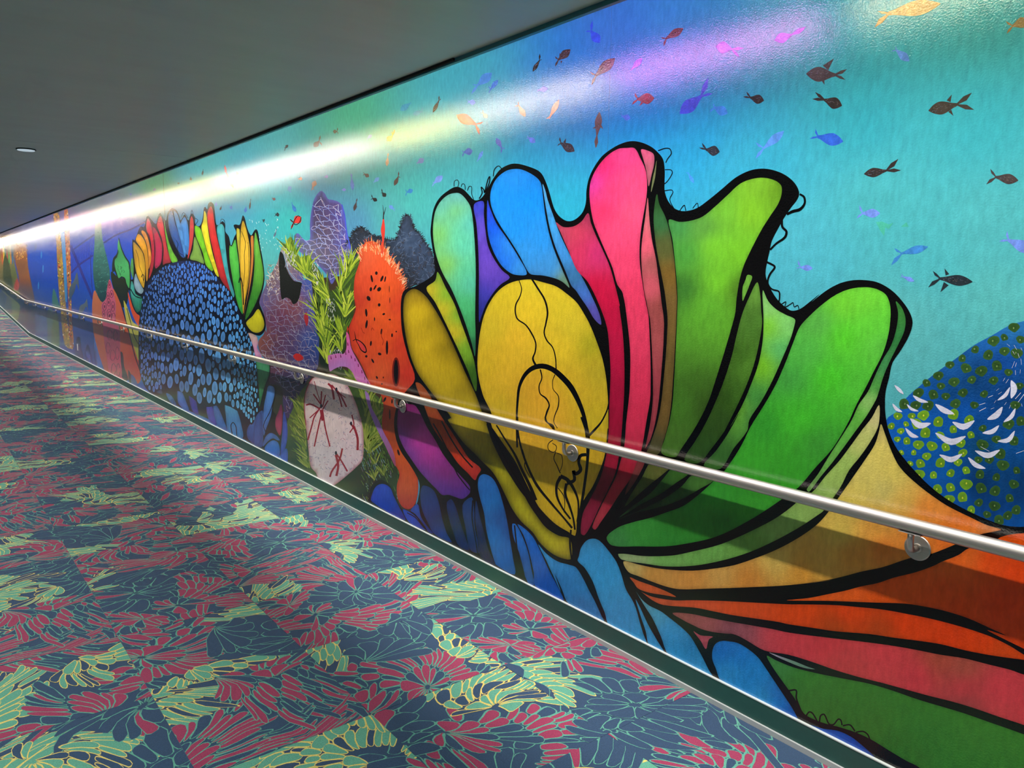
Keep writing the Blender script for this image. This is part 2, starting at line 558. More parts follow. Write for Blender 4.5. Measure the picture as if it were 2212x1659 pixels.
@piece('painted_reef_ground', mural, 'dark ground behind the middle reef')
def _(p):
    p.fill('PX 600,640 700,600 780,600 860,620 880,760 900,900 880,1130 700,1040 600,980 560,900 580,760', 'PX 620,700,40,44,60 720,700,34,52,26 820,700,120,40,24 700,950,36,56,28 820,950,60,40,24', 2, grid=14)


@piece('painted_far_shallows', mural, 'dim green and violet coral bases below the handrail far away')
def _(p):
    for k, (x, c) in enumerate([(2, (70, 66, 44)), (16, (96, 92, 60)), (28, (110, 120, 56)), (42, (70, 56, 70)), (54, (88, 64, 76)), (66, (60, 56, 96)), (78, (58, 84, 140)), (92, (70, 100, 160)), (106, (84, 120, 120)), (118, (96, 124, 80))]):
        y0 = 628 + x * .34 + (6 if k % 2 else 0); y1 = 690 + x * .55
        p.fill('PX %f,%f %f,%f %f,%f %f,%f %f,%f' % (x - 6, y1, x - 3, y0 + 10, x + 2, y0, x + 8, y0 + 12, x + 9, y1 + 8), '%d,%d,%d' % c, 3 + .2 * (k % 2), grid=6)


# far coral garden at the vanishing end
@piece('painted_far_coral', mural, 'mottled orange and green corals at the far end of the mural')
def _(p):
    p.fill('L2 0,620 60,600 150,600 180,720 170,900 200,1050 240,1300 180,1400 60,1300 0,1200', 'L2 10,700,200,90,30 60,700,190,200,60 110,750,120,90,110 60,1000,70,90,30 150,1000,60,120,60 20,900,190,120,40 150,1250,120,120,50', 3, grid=6)
    for k, c in enumerate([(210, 95, 35), (225, 190, 60), (60, 150, 120), (190, 60, 60), (90, 170, 80), (200, 130, 50), (50, 110, 150)]):
        x = 8 + k * 20
        p.fill('L2 %d,%d %d,620 %d,%d %d,%d %d,%d' % (x, 640, x + 8, x + 16, 640, x + 34, 900, x + 18, 950), '%d,%d,%d' % c, 4, grid=5)
    p.fill('L2 60,830 100,900 130,1050 150,1240 50,1150 40,950', '62,78,30', 5, grid=6)
    p.fill('L2 205,1110 230,1200 210,1260 165,1240', '200,80,60', 6, grid=6)
    p.fill('L2 180,700 230,680 300,710 325,850 340,1000 380,1200 410,1400 330,1400 240,1300 225,1100 180,900', 'L2 230,740,205,140,50 290,760,200,130,60 260,950,40,30,25 220,900,160,90,40 330,1080,190,110,50 300,1330,70,60,90 370,1300,110,80,50', 5, grid=5)
    for _ in range(150):
        x, y = rng.uniform(190, 330), rng.uniform(700, 900)
        q = parse('L2 %f,%f' % (x, y))[0]; p.disc(q[0], q[1], .8, 1.4, rng.choice([(235, 190, 80), (190, 90, 40), (150, 70, 40)]), 6, 5)


for s, c in (('L2 640,1230 670,1300 700,1400 720,1470 630,1440', '60,130,110'), ('L2 150,1390 220,1400 240,1460 200,1640 160,1600', '120,130,50')):
    q = Paint(); q.fill(s, c, 4, grid=5); q.build('painted_weed', mural)
for (x, y) in [(425, 740), (495, 830), (515, 1000), (460, 1200)]:
    q = Paint(); a = parse('L2 %d,%d' % (x, y))[0]; q.disc(a[0], a[1], 1.6, 9, (90, 110, 70) if x == 425 else (60, 140, 215), 4, 8, 0.05); q.build('painted_fish', mural)


@piece('painted_kelp_column', mural, 'mottled yellow and orange columns rising in the blue water')
def _(p):
    for s, c in (('L2 640,340 700,330 722,560 742,800 762,1100 792,1500 840,1950 770,1900 722,1480 692,1100 672,700', (176, 142, 52)), ('L2 768,280 806,280 830,560 840,800 846,1000 856,1500 880,1940 840,1950 822,1500 800,1100 788,800', (190, 120, 60))):
        P = p.fill(s, '%d,%d,%d' % c, 4, grid=5, noise=.3)
        mn, mx = P.min(0), P.max(0); n = 0
        while n < 190:
            q = np.array([rng.uniform(mn[0], mx[0]), rng.uniform(mn[1], mx[1])])
            if inside(P, q[None])[0]:
                p.disc(q[0], q[1], rng.uniform(.6, 1.5), rng.uniform(1, 3), rng.choice([(225, 200, 60), (60, 45, 30), (200, 110, 60), (230, 220, 200), (120, 90, 160), (90, 130, 70), (190, 60, 50)]), 5, 5); n += 1
    p.fill('L2 730,560 765,570 790,900 800,1400 780,1380 755,900', '70,150,210', 4, grid=5)


@piece('painted_bridge', mural, 'dark blue suspension bridge faintly painted in the water')
def _(p):
    D = (44, 48, 150)
    for s, w in (('L2 850,790 1000,680 1130,590', 3.5), ('L2 850,1050 950,950 1110,840', 4), ('L2 845,720 930,930 1020,1150 1110,1360', 5.5), ('L2 1240,690 1400,590 1560,530 1750,430', 3.5), ('L2 1080,830 1090,1100 1110,1300', 1.5)):
        p.stroke(s, w, D, 3)
    for k in range(14):
        x = 860 + k * 19; p.stroke('L2 %d,%d %d,%d' % (x, 800 - k * 11, x + 4, 1010 - k * 11), .9, (54, 60, 175), 2.5)
    for k in range(10):
        x = 1235 + k * 18; p.stroke('L2 %d,%d %d,%d' % (x, 470, x + 3, 690 - k * 10), .8, (40, 70, 190), 2.5)


@piece('painted_dolphin', mural, 'grey dolphin leaping beside the kelp column')
def _(p):
    p.fill('L2 828,1260 850,1190 880,1150 920,1040 935,1110 945,1260 915,1180 890,1270 860,1330 830,1400', 'L2 870,1200,90,110,125 850,1300,60,80,100', 6, grid=5)


@piece('painted_dolphin', mural, 'grey dolphin diving towards the handrail')
def _(p):
    p.fill('L2 935,1640 940,1520 960,1440 1010,1410 1040,1360 1050,1530 1035,1450 1000,1500 965,1560', 'L2 970,1460,110,125,135 960,1560,40,60,90', 6, grid=5)


@piece('painted_tall_cone', mural, 'tall dark teal cone sponge')
def _(p):
    p.fill('L2 1145,420 1200,410 1222,620 1262,800 1308,1000 1312,1150 1250,1390 1190,1380 1140,1250 1112,1000 1130,700', 'L2 1180,500,120,150,140 1180,700,62,128,116 1200,900,44,106,100 1200,1150,34,90,86 1260,1000,52,116,110 1220,1330,20,60,64', 6, grid=6, noise=.12)
    for k in range(110):
        y = rng.uniform(560, 1330); x = rng.uniform(1140, 1270 + (y - 560) * .04)
        p.stroke('L2 %f,%f %f,%f' % (x, y, x + 14, y - 8), .7, rng.choice([(80, 150, 140), (26, 70, 70)]), 6.5, smooth=False)


@piece('painted_green_coral', mural, 'bright green leafy coral on a dark trunk')
def _(p):
    p.fill('L2 1330,1030 1400,1090 1500,1130 1540,1240 1520,1400 1490,1460 1440,1440 1390,1330 1335,1150', 'L2 1400,1200,34,46,18 1480,1350,26,34,14', 6, grid=6, noise=.2)
    p.fill('L2 1420,625 1445,720 1500,850 1548,925 1565,1100 1556,1265 1510,1190 1490,1130 1450,1105 1425,1140 1395,1090 1370,1030 1345,1040 1340,960 1355,870 1395,820 1410,740', (22, 40, 24), 6.4, grid=7)
    p.fill('L2 1418,650 1440,740 1490,860 1535,935 1550,1090 1545,1230 1515,1180 1495,1110 1452,1090 1420,1110 1400,1060 1372,960 1375,890 1400,860 1415,800 1405,740', 'L2 1420,680,70,180,95 1420,850,30,80,50 1440,950,84,196,116 1500,1000,76,186,110 1530,1180,70,170,90 1390,930,64,160,90', 6.8, grid=6)
    p.fill('L2 1575,870 1610,930 1610,1080 1590,1110 1560,1000', 'L2 1590,950,80,150,80', 6.8, grid=6)
    for _ in range(9):
        x, y = rng.uniform(1400, 1530), rng.uniform(900, 1060)
        p.stroke('L2 %f,%f %f,%f %f,%f' % (x, y, x + 15, y + 14, x + 4, y + 34), .7, (36, 110, 62), 7)


@piece('painted_orange_mound', mural, 'orange mound with pink tube clusters')
def _(p):
    p.fill('L2 1090,1800 1100,1450 1130,1255 1200,1380 1250,1400 1330,1215 1450,1440 1530,1700 L4 700,690 725,900 690,950 600,900 520,930 400,880 330,800 210,380 198,100', 'L2 1140,1400,214,124,70 1400,1450,214,98,64 1200,1550,206,110,62 L4 240,250,196,110,60 300,420,176,96,70 540,250,206,80,44 560,600,196,86,44 650,600,160,56,40 690,800,186,62,44', 6, grid=8)
    p.fill('L4 500,600 530,620 545,760 590,900 560,920 510,850', '52,40,44', 6.3, grid=6)
    p.fill('L4 590,800 620,850 640,930 600,940', '60,44,60', 6.3, grid=6)
    p.fill('L4 620,850 660,880 700,1000 640,980', '66,80,150', 6.4, grid=6)
    P = p.fill('L2 1308,1125 1345,1215 1362,1300 1385,1420 1385,1640 L4 485,300 500,480 508,700 515,890 400,860 362,700 330,500 305,250 L2 1222,1560 1215,1420 1262,1360 1275,1270', 'L2 1310,1300,206,98,128 1300,1500,202,96,124 L4 400,250,196,84,112 420,500,150,62,84 440,750,196,78,100', 6.6, grid=7)
    D = (90, 26, 48)
    for (x, y, a, b) in [(1310, 1190, 14, 40), (1290, 1320, 18, 40), (1335, 1300, 18, 45), (1250, 1450, 22, 45), (1350, 1450, 22, 60), (1300, 1400, 20, 45), (1310, 1560, 24, 50), (1240, 1540, 16, 40)]:
        q = parse('L2 %d,%d' % (x, y))[0]; th = np.linspace(0, 2 * np.pi, 14)
        p.stroke(np.stack([q[0] + a / 5.53 * np.cos(th), q[1] + b / 5.53 * np.sin(th)], -1), .9, D, 7, smooth=False)
        p.disc(q[0], q[1], a / 14, b / 13, (120, 34, 62), 7, 8)
    for (x, y, a, b) in [(380, 180, 22, 40), (430, 240, 20, 60), (390, 420, 26, 55), (450, 430, 22, 60), (370, 560, 22, 60), (420, 640, 26, 60), (470, 620, 20, 70), (430, 790, 24, 60), (480, 800, 18, 70)]:
        q = parse('L4 %d,%d' % (x, y))[0]; th = np.linspace(0.3, 2 * np.pi - .3, 12)
        p.stroke(np.stack([q[0] + a / 5 * np.cos(th), q[1] + b / 5 * np.sin(th)], -1), .9, D, 7, smooth=False)
    p.fill('L4 540,45 575,110 600,180 640,280 705,335 705,700 640,520 590,380 560,220', 'L4 570,120,206,200,70 640,350,190,186,80 680,550,150,160,50', 7, grid=7)
    p.stroke('L4 575,130 610,260 650,420 700,520', 1.6, (24, 34, 16), 7.4)
    p.stroke('L4 505,60 550,220 600,400 660,640 715,800', 2.2, (30, 14, 12), 7.3)
    p.fill('L3 385,1160 430,1290 470,1375 520,1410 515,1540 455,1455 405,1310', '226,82,28', 7, grid=7)


@piece('painted_blue_mound', mural, 'low blue petals below the handrail at the far end')
def _(p):
    for s, c in (('L4 130,560 150,520 180,600 200,760 160,740 120,650', '60,88,176'), ('L4 215,400 245,430 290,560 330,800 250,780 210,560', '66,108,190'), ('L4 30,450 60,440 80,560 100,680 20,640', '70,60,130'), ('L4 20,620 60,640 120,700 0,660', '56,60,140')):
        P = p.fill(s, c, 5, edge=(4, (20, 24, 60), .8), grid=7)


# ------------------------------------------------------------------ left sponge with the spotted dome
sponge = Paint()
sponge.fill('L3 435,585 455,600 480,545 520,450 560,455 585,350 605,335 640,375 690,420 715,330 735,305 765,350 800,385 818,300 860,252 912,275 945,350 960,382 1000,318 1042,382 1060,330 1080,308 1112,345 1118,425 1160,445 1192,380 1208,260 1224,236 1246,262 1260,200 1285,183 1316,210 1332,330 1347,430 1372,430 1412,392 1442,430 1442,500 1482,560 1505,655 1540,562 1562,515 1533,440 1550,426 1600,430 1632,328 1655,360 1682,470 1722,545 1760,490 1782,480 1798,510 1820,650 1852,830 1868,1000 1852,1130 1812,1270 1835,1340 1872,1440 1878,1560 1822,1632 1740,1625 1690,1700 L4 1900,470 1990,720 2120,730 2125,860 2060,1040 2190,955 2190,1060 2160,1240 2212,1300 2250,1500 2200,1700 2000,1640 1500,1350 830,1050 720,850 700,600 705,280 L3 512,1420 480,1395 445,1340 412,1230 402,1110 415,1030 440,1020 446,900 436,750', K, 8, grid=16)
sponge_o = sponge.build('painted_sponge', mural, 'small fan of rainbow petals behind a blue spotted dome')
BP = '''L3 445,620 480,645 540,722 566,820 572,940 566,1060 555,1115 520,1060 480,960 455,820 445,700|L3 490,700,220,160,20 540,1000,240,190,40 460,680,150,130,60
L3 500,530 540,560 580,640 600,760 606,880 600,1010 588,1045 577,900 562,760 520,675 473,605 475,570|232,164,28
L3 540,490 580,520 615,620 636,740 636,820 610,910 607,780 592,660 562,570 530,510|236,152,52
L3 600,360 630,400 660,560 672,700 666,850 640,960 612,1015 632,850 642,700 622,590 590,500 585,420|L3 610,450,216,40,58 650,750,206,36,70 640,900,196,50,60
L3 650,450 690,480 730,560 756,640 757,750 742,850 690,905 675,870 682,700 667,560|L3 700,550,190,44,80 710,750,180,40,90
L3 735,335 765,400 785,520 810,680 852,835 800,850 765,862 772,700 752,580 722,500 700,430|L3 740,420,220,56,70 790,700,206,60,70 830,820,150,40,60
L3 780,380 800,500 832,620 872,720 926,822 870,842 840,780 812,650 790,520|110,190,58
L3 840,290 865,285 900,420 950,560 985,700 998,790 960,772 900,660 850,540 825,420 824,330|L3 850,350,60,110,196 930,620,40,80,160
L3 882,282 920,308 950,400 990,520 1022,640 1018,720 1003,785 972,650 922,470|76,146,226
L3 1000,345 1030,400 1046,520 1050,640 1032,760 1005,700 977,520 957,420|70,140,222
L3 1075,335 1095,380 1100,480 1090,600 1060,740 1035,800 1050,650 1055,500 1060,400|226,70,68
L3 1110,560 1150,640 1190,760 1212,852 1130,822 1060,802 1090,700|120,162,70
L3 1115,440 1170,470 1200,560 1230,680 1270,800 1312,922 1290,930 1230,862 1200,740 1150,620 1120,540|120,206,28
L3 1215,280 1235,310 1250,430 1275,600 1310,760 1350,900 1372,995 1340,970 1290,840 1240,700 1205,560 1183,460 1205,380|236,226,38
L3 1285,230 1305,260 1325,400 1350,550 1390,720 1440,940 1480,1060 1502,1155 1430,1080 1380,990 1330,800 1280,580 1253,420 1250,300|L3 1280,350,218,50,44 1400,850,206,46,44 1480,1100,150,30,40
L3 1355,450 1400,420 1430,460 1440,600 1460,800 1490,1000 1542,1185 1530,1220 1490,1120 1430,900 1390,700 1360,560|68,176,186
L3 1490,655 1512,665 1550,590 1570,700 1590,850 1600,1000 1620,1200 1632,1400 1590,1330 1550,1180 1510,950 1490,800|L3 1520,750,84,190,70 1580,1150,60,170,60
L3 1568,470 1598,482 1600,650 1598,860 1590,760 1570,600|198,190,60
L3 1635,385 1660,440 1690,560 1710,700 1710,900 1690,1100 1652,1300 1640,1395 1625,1250 1610,1000 1602,800 1606,600 1616,450|L3 1640,450,206,170,40 1660,700,230,186,54 1650,1100,220,176,40
L3 1720,560 1745,550 1750,700 1745,850 1720,1050 1680,1250 1642,1420 1690,1180 1715,950 1725,750|226,142,60
L3 1770,510 1800,620 1830,780 1857,950 1846,1090 1800,1222 1740,1350 1660,1462 1690,1300 1740,1080 1760,850 1755,650|L3 1780,600,110,186,70 1810,900,90,166,48 1740,1250,50,130,36
L3 1800,1345 1840,1410 1866,1500 1850,1570 1800,1602 1740,1592 1690,1542 1670,1490 1740,1420|L3 1800,1450,224,220,32 1740,1520,196,190,24 1850,1560,150,140,20
L3 425,1040 450,1090 470,1180 530,1215 542,1240 530,1340 490,1382 450,1320 420,1220 412,1120|L3 440,1130,80,190,186 490,1300,50,150,120 490,1370,24,90,60
L3 470,960 490,1010 540,1110 556,1140 530,1180 480,1150 452,1080 456,1000|150,184,208
L4 1890,400 1980,430 2000,500 1992,560 2042,662 1960,642 1930,520|L4 1930,430,206,180,160 1980,600,214,140,200
L4 1978,712 2113,735 2118,850 2078,960 2040,1100 2012,1200 2002,950 1992,820|L4 2040,760,70,150,100 2050,900,50,124,76
L4 1680,1055 1730,1120 1780,1260 1820,1400 1832,1540 1680,1472 1650,1300 1640,1150|L4 1700,1150,80,160,206 1740,1400,60,130,196
L4 1450,1140 1480,1150 1520,1250 1552,1402 1480,1362 1440,1250|70,70,186
L4 1510,1170 1560,1200 1620,1330 1662,1462 1560,1402|60,110,190
L4 1255,880 1280,890 1310,1050 1340,1200 1352,1292 1290,1252 1250,1100 1245,950|58,54,168
L4 1130,1000 1170,1030 1220,1150 1252,1252 1190,1222 1130,1150|60,110,208
L4 880,880 920,950 960,1060 880,1030 850,960|46,84,120
L4 1000,1050 1060,1080 1110,1180 1040,1140|60,110,190
L4 1950,1340 2050,1240 2055,1480 2040,1640 1900,1562 1880,1450|L4 1980,1400,50,96,176 1960,1550,36,70,140
L6 160,1360 195,1295 255,1262 308,1290 328,1380 308,1462 250,1442|52,112,206
L6 142,1330 165,1235 222,1182 290,1212 325,1262 300,1262 250,1240 195,1275|60,112,196
L6 202,672 258,682 270,750 250,850 228,1000 180,1130 152,1212 142,1100 152,900 180,760|L6 220,750,80,136,214 170,1100,60,110,190
L6 340,870 356,950 350,1100 330,1212 282,1132 280,1030 310,950|L6 330,950,120,40,80 320,1120,170,54,92
L6 368,950 400,1050 410,1200 390,1330 340,1450 335,1340 350,1200|52,82,190
L6 330,1420 400,1350 412,1480 380,1520|46,96,196
L6 70,1000 120,950 135,1080 130,1250 60,1330 40,1200|48,84,160'''
for row in BP.split('\n'):
    s, c = row.split('|')
    q = Paint(); q.fill(s, c, 10, edge=(3.0, (20, 20, 20), .35), grid=7); q.build('petal', sponge_o)
for s, w in (('L3 470,700 500,790 510,880 540,960 555,1060', .8), ('L3 530,1000 545,970 560,990 555,1040', 1.6), ('L3 585,500 620,560 640,700', 1.2), ('L3 1620,500 1660,620 1650,760 1655,900 1640,1100', 1.0), ('L3 1590,1060 1605,1000 1625,1060 1635,1150 1640,1300', 2.2), ('L3 1690,620 1700,800 1695,1000 1660,1260', .9), ('L3 910,600 930,640 920,690 950,740 990,760', 1.0),
             ('L3 1120,430 1145,380 1100,350', 1), ('L3 965,350 985,300 1005,310 1040,360', .8), ('L3 1065,320 1080,270 1095,320', .8), ('L3 1390,410 1400,370 1430,380 1440,430', 1), ('L3 415,1130 460,1200 530,1225 550,1190', 2), ('L4 1720,1500 1705,1400 1730,1370 1760,1420 1770,1520', 2.0), ('L4 2090,1490 2060,1400 2130,1250 2180,1100', 1.6), ('L4 1075,1290 1095,1000 1090,700', .8)):
    q = Paint(); q.stroke(s, w, K, 12); q.build('ink_line', sponge_o)

dome = Paint()
DOME = 'L3 1000,820 880,842 760,892 680,962 620,1032 570,1122 540,1250 522,1380 512,1500 L4 706,400 705,600 722,850 790,1000 840,1055 960,1010 1100,1020 1250,1080 1420,1200 1640,1180 1850,1300 1930,1395 1990,1260 2012,1150 2002,950 1982,740 1950,560 1900,420 1840,290 L3 1650,1500 1600,1380 1540,1260 1480,1150 1400,1060 1320,962 1220,872 1120,832'
DP = dome.fill(DOME, 'L3 1000,900,24,34,80 700,1200,14,24,60 1100,1200,10,14,34 L4 800,700,8,10,16 1500,600,8,9,12 1200,300,8,10,18', 11, grid=14)
dome_o = dome.build('painted_dome', mural, 'black dome covered in oval blue spots')
q = Paint(); placed = []
mn, mx = DP.min(0), DP.max(0)
cxm, cym = 425.0, 800.0
tries = 0
while tries < 16000 and len(placed) < 900:
    tries += 1
    p0 = np.array([rng.uniform(mn[0], mx[0]), rng.uniform(mn[1], mx[1])])
    u = (p0[0] - 425) / 110.0; v = (p0[1] - 565) / 300.0
    e = max(0.0, 1 - abs(u) ** 1.6)
    size = (0.24 + 0.76 * min(1, max(0.0, v) * 1.5 + .05)) * (0.34 + 0.66 * e)
    size *= .92 if tries < 5000 else (.72 if tries < 10000 else .52)
    ry = 17.5 * size * rng.uniform(.78, 1.12); rx = ry * rng.uniform(.36, .46)
    if ry < 2.6: continue
    if any(((p0[0] - a) / (rx + b)) ** 2 + ((p0[1] - c) / (ry + d)) ** 2 < 1.12 for a, c, b, d in placed): continue
    if not inside(DP, np.array([p0, p0 + (rx, 0), p0 - (rx, 0), p0 + (0, ry), p0 - (0, ry)])).all(): continue
    placed.append((p0[0], p0[1], rx, ry))
    k = rng.uniform(.85, 1.1)
    base = (66 + 30 * max(0, v), 120 + 50 * max(0, u * .4 + v * .6), 212 + 10 * u)
    core = tuple(min(255, c * k * .86) for c in base); rim = tuple(min(255, c * k * 1.12) for c in base)
    q.disc(p0[0], p0[1], rx, ry, rim, 13, 12, rng.uniform(-.08, .08), core)
o = q.build('spots', dome_o); o['kind'] = 'stuff'

# ------------------------------------------------------------------ middle reef
@piece('painted_grey_rock', mural, 'shaggy slate grey rock behind the orange coral')
def _(p):
    P = p.fill('L5 1050,640 1085,590 1110,540 1150,480 1210,455 1270,500 1330,540 1400,560 1480,580 1580,590 1610,520 1640,430 1665,360 1700,328 1745,342 1770,420 1790,480 1850,530 1890,600 1940,670 1985,745 2005,850 2022,950 1985,1065 1900,1112 1830,1080 1700,1140 1660,1220 1600,1300 1200,1200 1080,900',
        'L5 1180,560,44,52,70 1400,700,38,44,58 1700,420,54,68,92 1720,650,64,84,116 1800,800,48,62,88 1650,850,40,46,56 1900,950,58,76,104 1780,1020,36,40,48 1600,1100,30,30,34', 4, grid=7, noise=.22, edge=(8, (26, 26, 30), .6))
    p.fur(P, 330, 6, [(28, 30, 36), (40, 40, 44), (60, 70, 90)], 1.5, 5, .7, .5)
    for _ in range(500):
        x, y = rng.uniform(1100, 2000), rng.uniform(480, 1100)
        q = parse('L5 %f,%f' % (x, y))[0]
        if inside(P, q[None])[0]:
            a = rng.uniform(0, 3.14); d = np.array([math.cos(a), math.sin(a)]) * 4
            p.stroke(np.array([q - d, q + d]), .8, rng.choice([(80, 100, 130), (40, 34, 32), (66, 52, 44), (96, 112, 140)]), 5, smooth=False)


@piece('painted_net_tower', mural, 'purple rock tower covered by a pale blue net of lines')
def _(p):
    S = 'L5 650,590 652,430 660,330 680,220 710,130 770,62 812,88 850,150 900,160 960,180 1002,220 1030,330 1045,470 1070,600 1110,720 1132,800 1100,900 1040,940 950,980 890,1075 840,980 700,830 540,720 478,560 520,522 560,560 600,600'
    p.fill(S, 'L5 770,100,70,70,120 720,250,40,42,96 800,300,86,62,70 870,250,70,64,150 940,250,96,74,90 1010,300,60,70,210 700,450,60,56,90 800,500,90,72,72 950,500,92,74,90 1040,560,76,84,200 560,600,90,96,120 650,680,110,110,140 850,750,100,90,108 950,850,92,80,96 1090,800,100,100,180 880,1000,56,58,110', 5, grid=8, edge=(6, (96, 104, 210), .5))
    p.net(S, 9.5, 10.5, [(150, 166, 235), (176, 186, 236), (120, 140, 226), (190, 176, 210)], .85, 6, .42)
    p.stroke('L5 1000,210 1030,330 1047,470 1072,600 1112,720', 2.4, (70, 84, 216), 6)


@piece('painted_cave_coral', mural, 'brown and violet netted coral with a dark cave mouth')
def _(p):
    S = 'L5 380,640 330,720 300,830 240,950 190,1050 130,1180 98,1265 130,1340 165,1450 180,1600 L6 165,60 150,110 95,180 100,280 140,350 215,420 222,520 215,650 340,680 362,900 400,1020 445,1000 480,850 560,750 600,640 720,500 745,430 750,100 L5 740,1659 722,1500 692,1300 670,1060 640,1000 590,1030 560,900 480,740'
    p.fill(S, 'L5 350,750,150,140,136 260,980,120,96,90 180,1150,90,92,130 160,1280,70,80,160 250,1300,120,84,70 300,1450,96,44,84 370,1400,110,40,70 450,1350,130,70,60 520,1300,140,76,56 400,1550,90,56,80 520,1500,110,70,64 640,1100,30,84,170 660,1350,24,86,176 690,1600,24,70,150 L6 150,180,150,84,44 250,150,92,54,70 350,250,84,50,84 450,150,80,60,100 600,150,30,86,160 680,300,24,60,130 550,420,60,60,120 300,450,100,50,56 400,600,40,40,70 600,600,24,30,60 420,850,56,44,90', 5.4, grid=8, noise=.1)
    p.net(S, 9.0, 11.0, [(136, 140, 176), (160, 160, 186), (120, 116, 160), (150, 120, 116)], .75, 6.2, .42)
    p.fill('L5 330,720 372,770 392,880 422,960 482,1040 562,1060 556,1120 540,1210 512,1272 470,1292 440,1242 392,1220 350,1242 330,1130 325,1000 315,850', 'L5 400,1000,24,28,24 450,1200,20,22,20', 6.6, grid=8)
    p.stroke('L5 360,720 400,870 440,960 500,1030 565,1055', 1.4, (120, 160, 190), 6.8)
    for _ in range(120):
        x = rng.uniform(180, 330); y = rng.uniform(860, 1180)
        p.stroke('L5 %f,%f %f,%f' % (x, y, x + rng.uniform(-25, 25), y + rng.uniform(-30, 30)), .9, rng.choice([(220, 214, 206), (190, 180, 170), (150, 110, 80)]), 6.4, smooth=False)
    p.fill('L5 590,1420 615,1378 636,1450 620,1532 597,1480', '156,40,50', 7, grid=6)
    p.fill('L6 470,350 500,320 550,330 582,370 560,396 510,396', 'L6 500,350,206,40,32 560,380,150,26,24', 7, grid=6)


GR = [(158, 180, 50), (140, 168, 42), (186, 200, 70), (110, 140, 38), (84, 116, 32), (66, 92, 28)]
GD = [(112, 132, 44), (92, 118, 36), (134, 150, 56), (72, 96, 30), (150, 160, 70)]


@piece('painted_sea_grass', mural, 'yellow green sea grass fans in front of the netted rocks')
def _(p):
    p.fill('L5 385,650 440,560 480,640 540,780 640,760 700,850 760,930 830,1090 900,1150 1010,1000 1100,880 1180,800 1200,940 1135,1100 1135,1300 1100,1500 1055,1560 L6 1050,200 1000,320 870,330 850,510 810,520 760,420 752,100 L5 740,1600 700,1300 680,1060 600,980 480,900 400,800', 'L5 450,700,110,130,50 620,900,80,104,40 750,1200,36,58,24 1000,1200,56,84,30 850,1500,40,60,26 L6 900,200,44,64,30 800,400,20,30,18', 6.9, grid=9, noise=.15)
    p.blades('L5 470,830 440,760', 70, 125, 48, 16, 7.2, GR)
    p.blades('L5 620,985 600,960', 60, 130, 52, 16, 7.2, GR)
    p.blades('L5 790,1090 850,1200 870,1300', 95, 150, 52, 13, 7.3, GR)
    p.blades('L5 980,1140 1030,1010 1080,930', 50, 105, 58, 15, 7.4, GR)
    p.blades('L5 760,1400 790,1480', 70, 140, 56, 13, 7.5, GR)
    p.blades('L5 1030,1420 1060,1290 1010,1280', 45, 120, 46, 13, 7.5, GR)
    p.blades('L5 830,1659 800,1620', 60, 125, 50, 16, 7.6, GR)
    p.blades('L5 980,1659 1000,1600', 50, 140, 46, 14, 7.6, GR)
    p.blades('L6 830,260 840,420', 60, 125, 52, 14, 7.7, GR)
    p.blades('L6 990,290', 70, 130, 42, 10, 7.7, GR)
    for _ in range(150):
        x, y = rng.choice([(rng.uniform(380, 500), rng.uniform(680, 900)), (rng.uniform(680, 760), rng.uniform(800, 1080)), (rng.uniform(830, 930), rng.uniform(1200, 1500)), (rng.uniform(870, 1000), rng.uniform(1760, 1980))])
        p.stroke('L5 %f,%f %f,%f' % (x, y, x + rng.uniform(-12, 16), y + rng.uniform(10, 40)), 1.0, rng.choice([(190, 190, 200), (150, 150, 180), (214, 214, 200)]), 7.8, smooth=False)


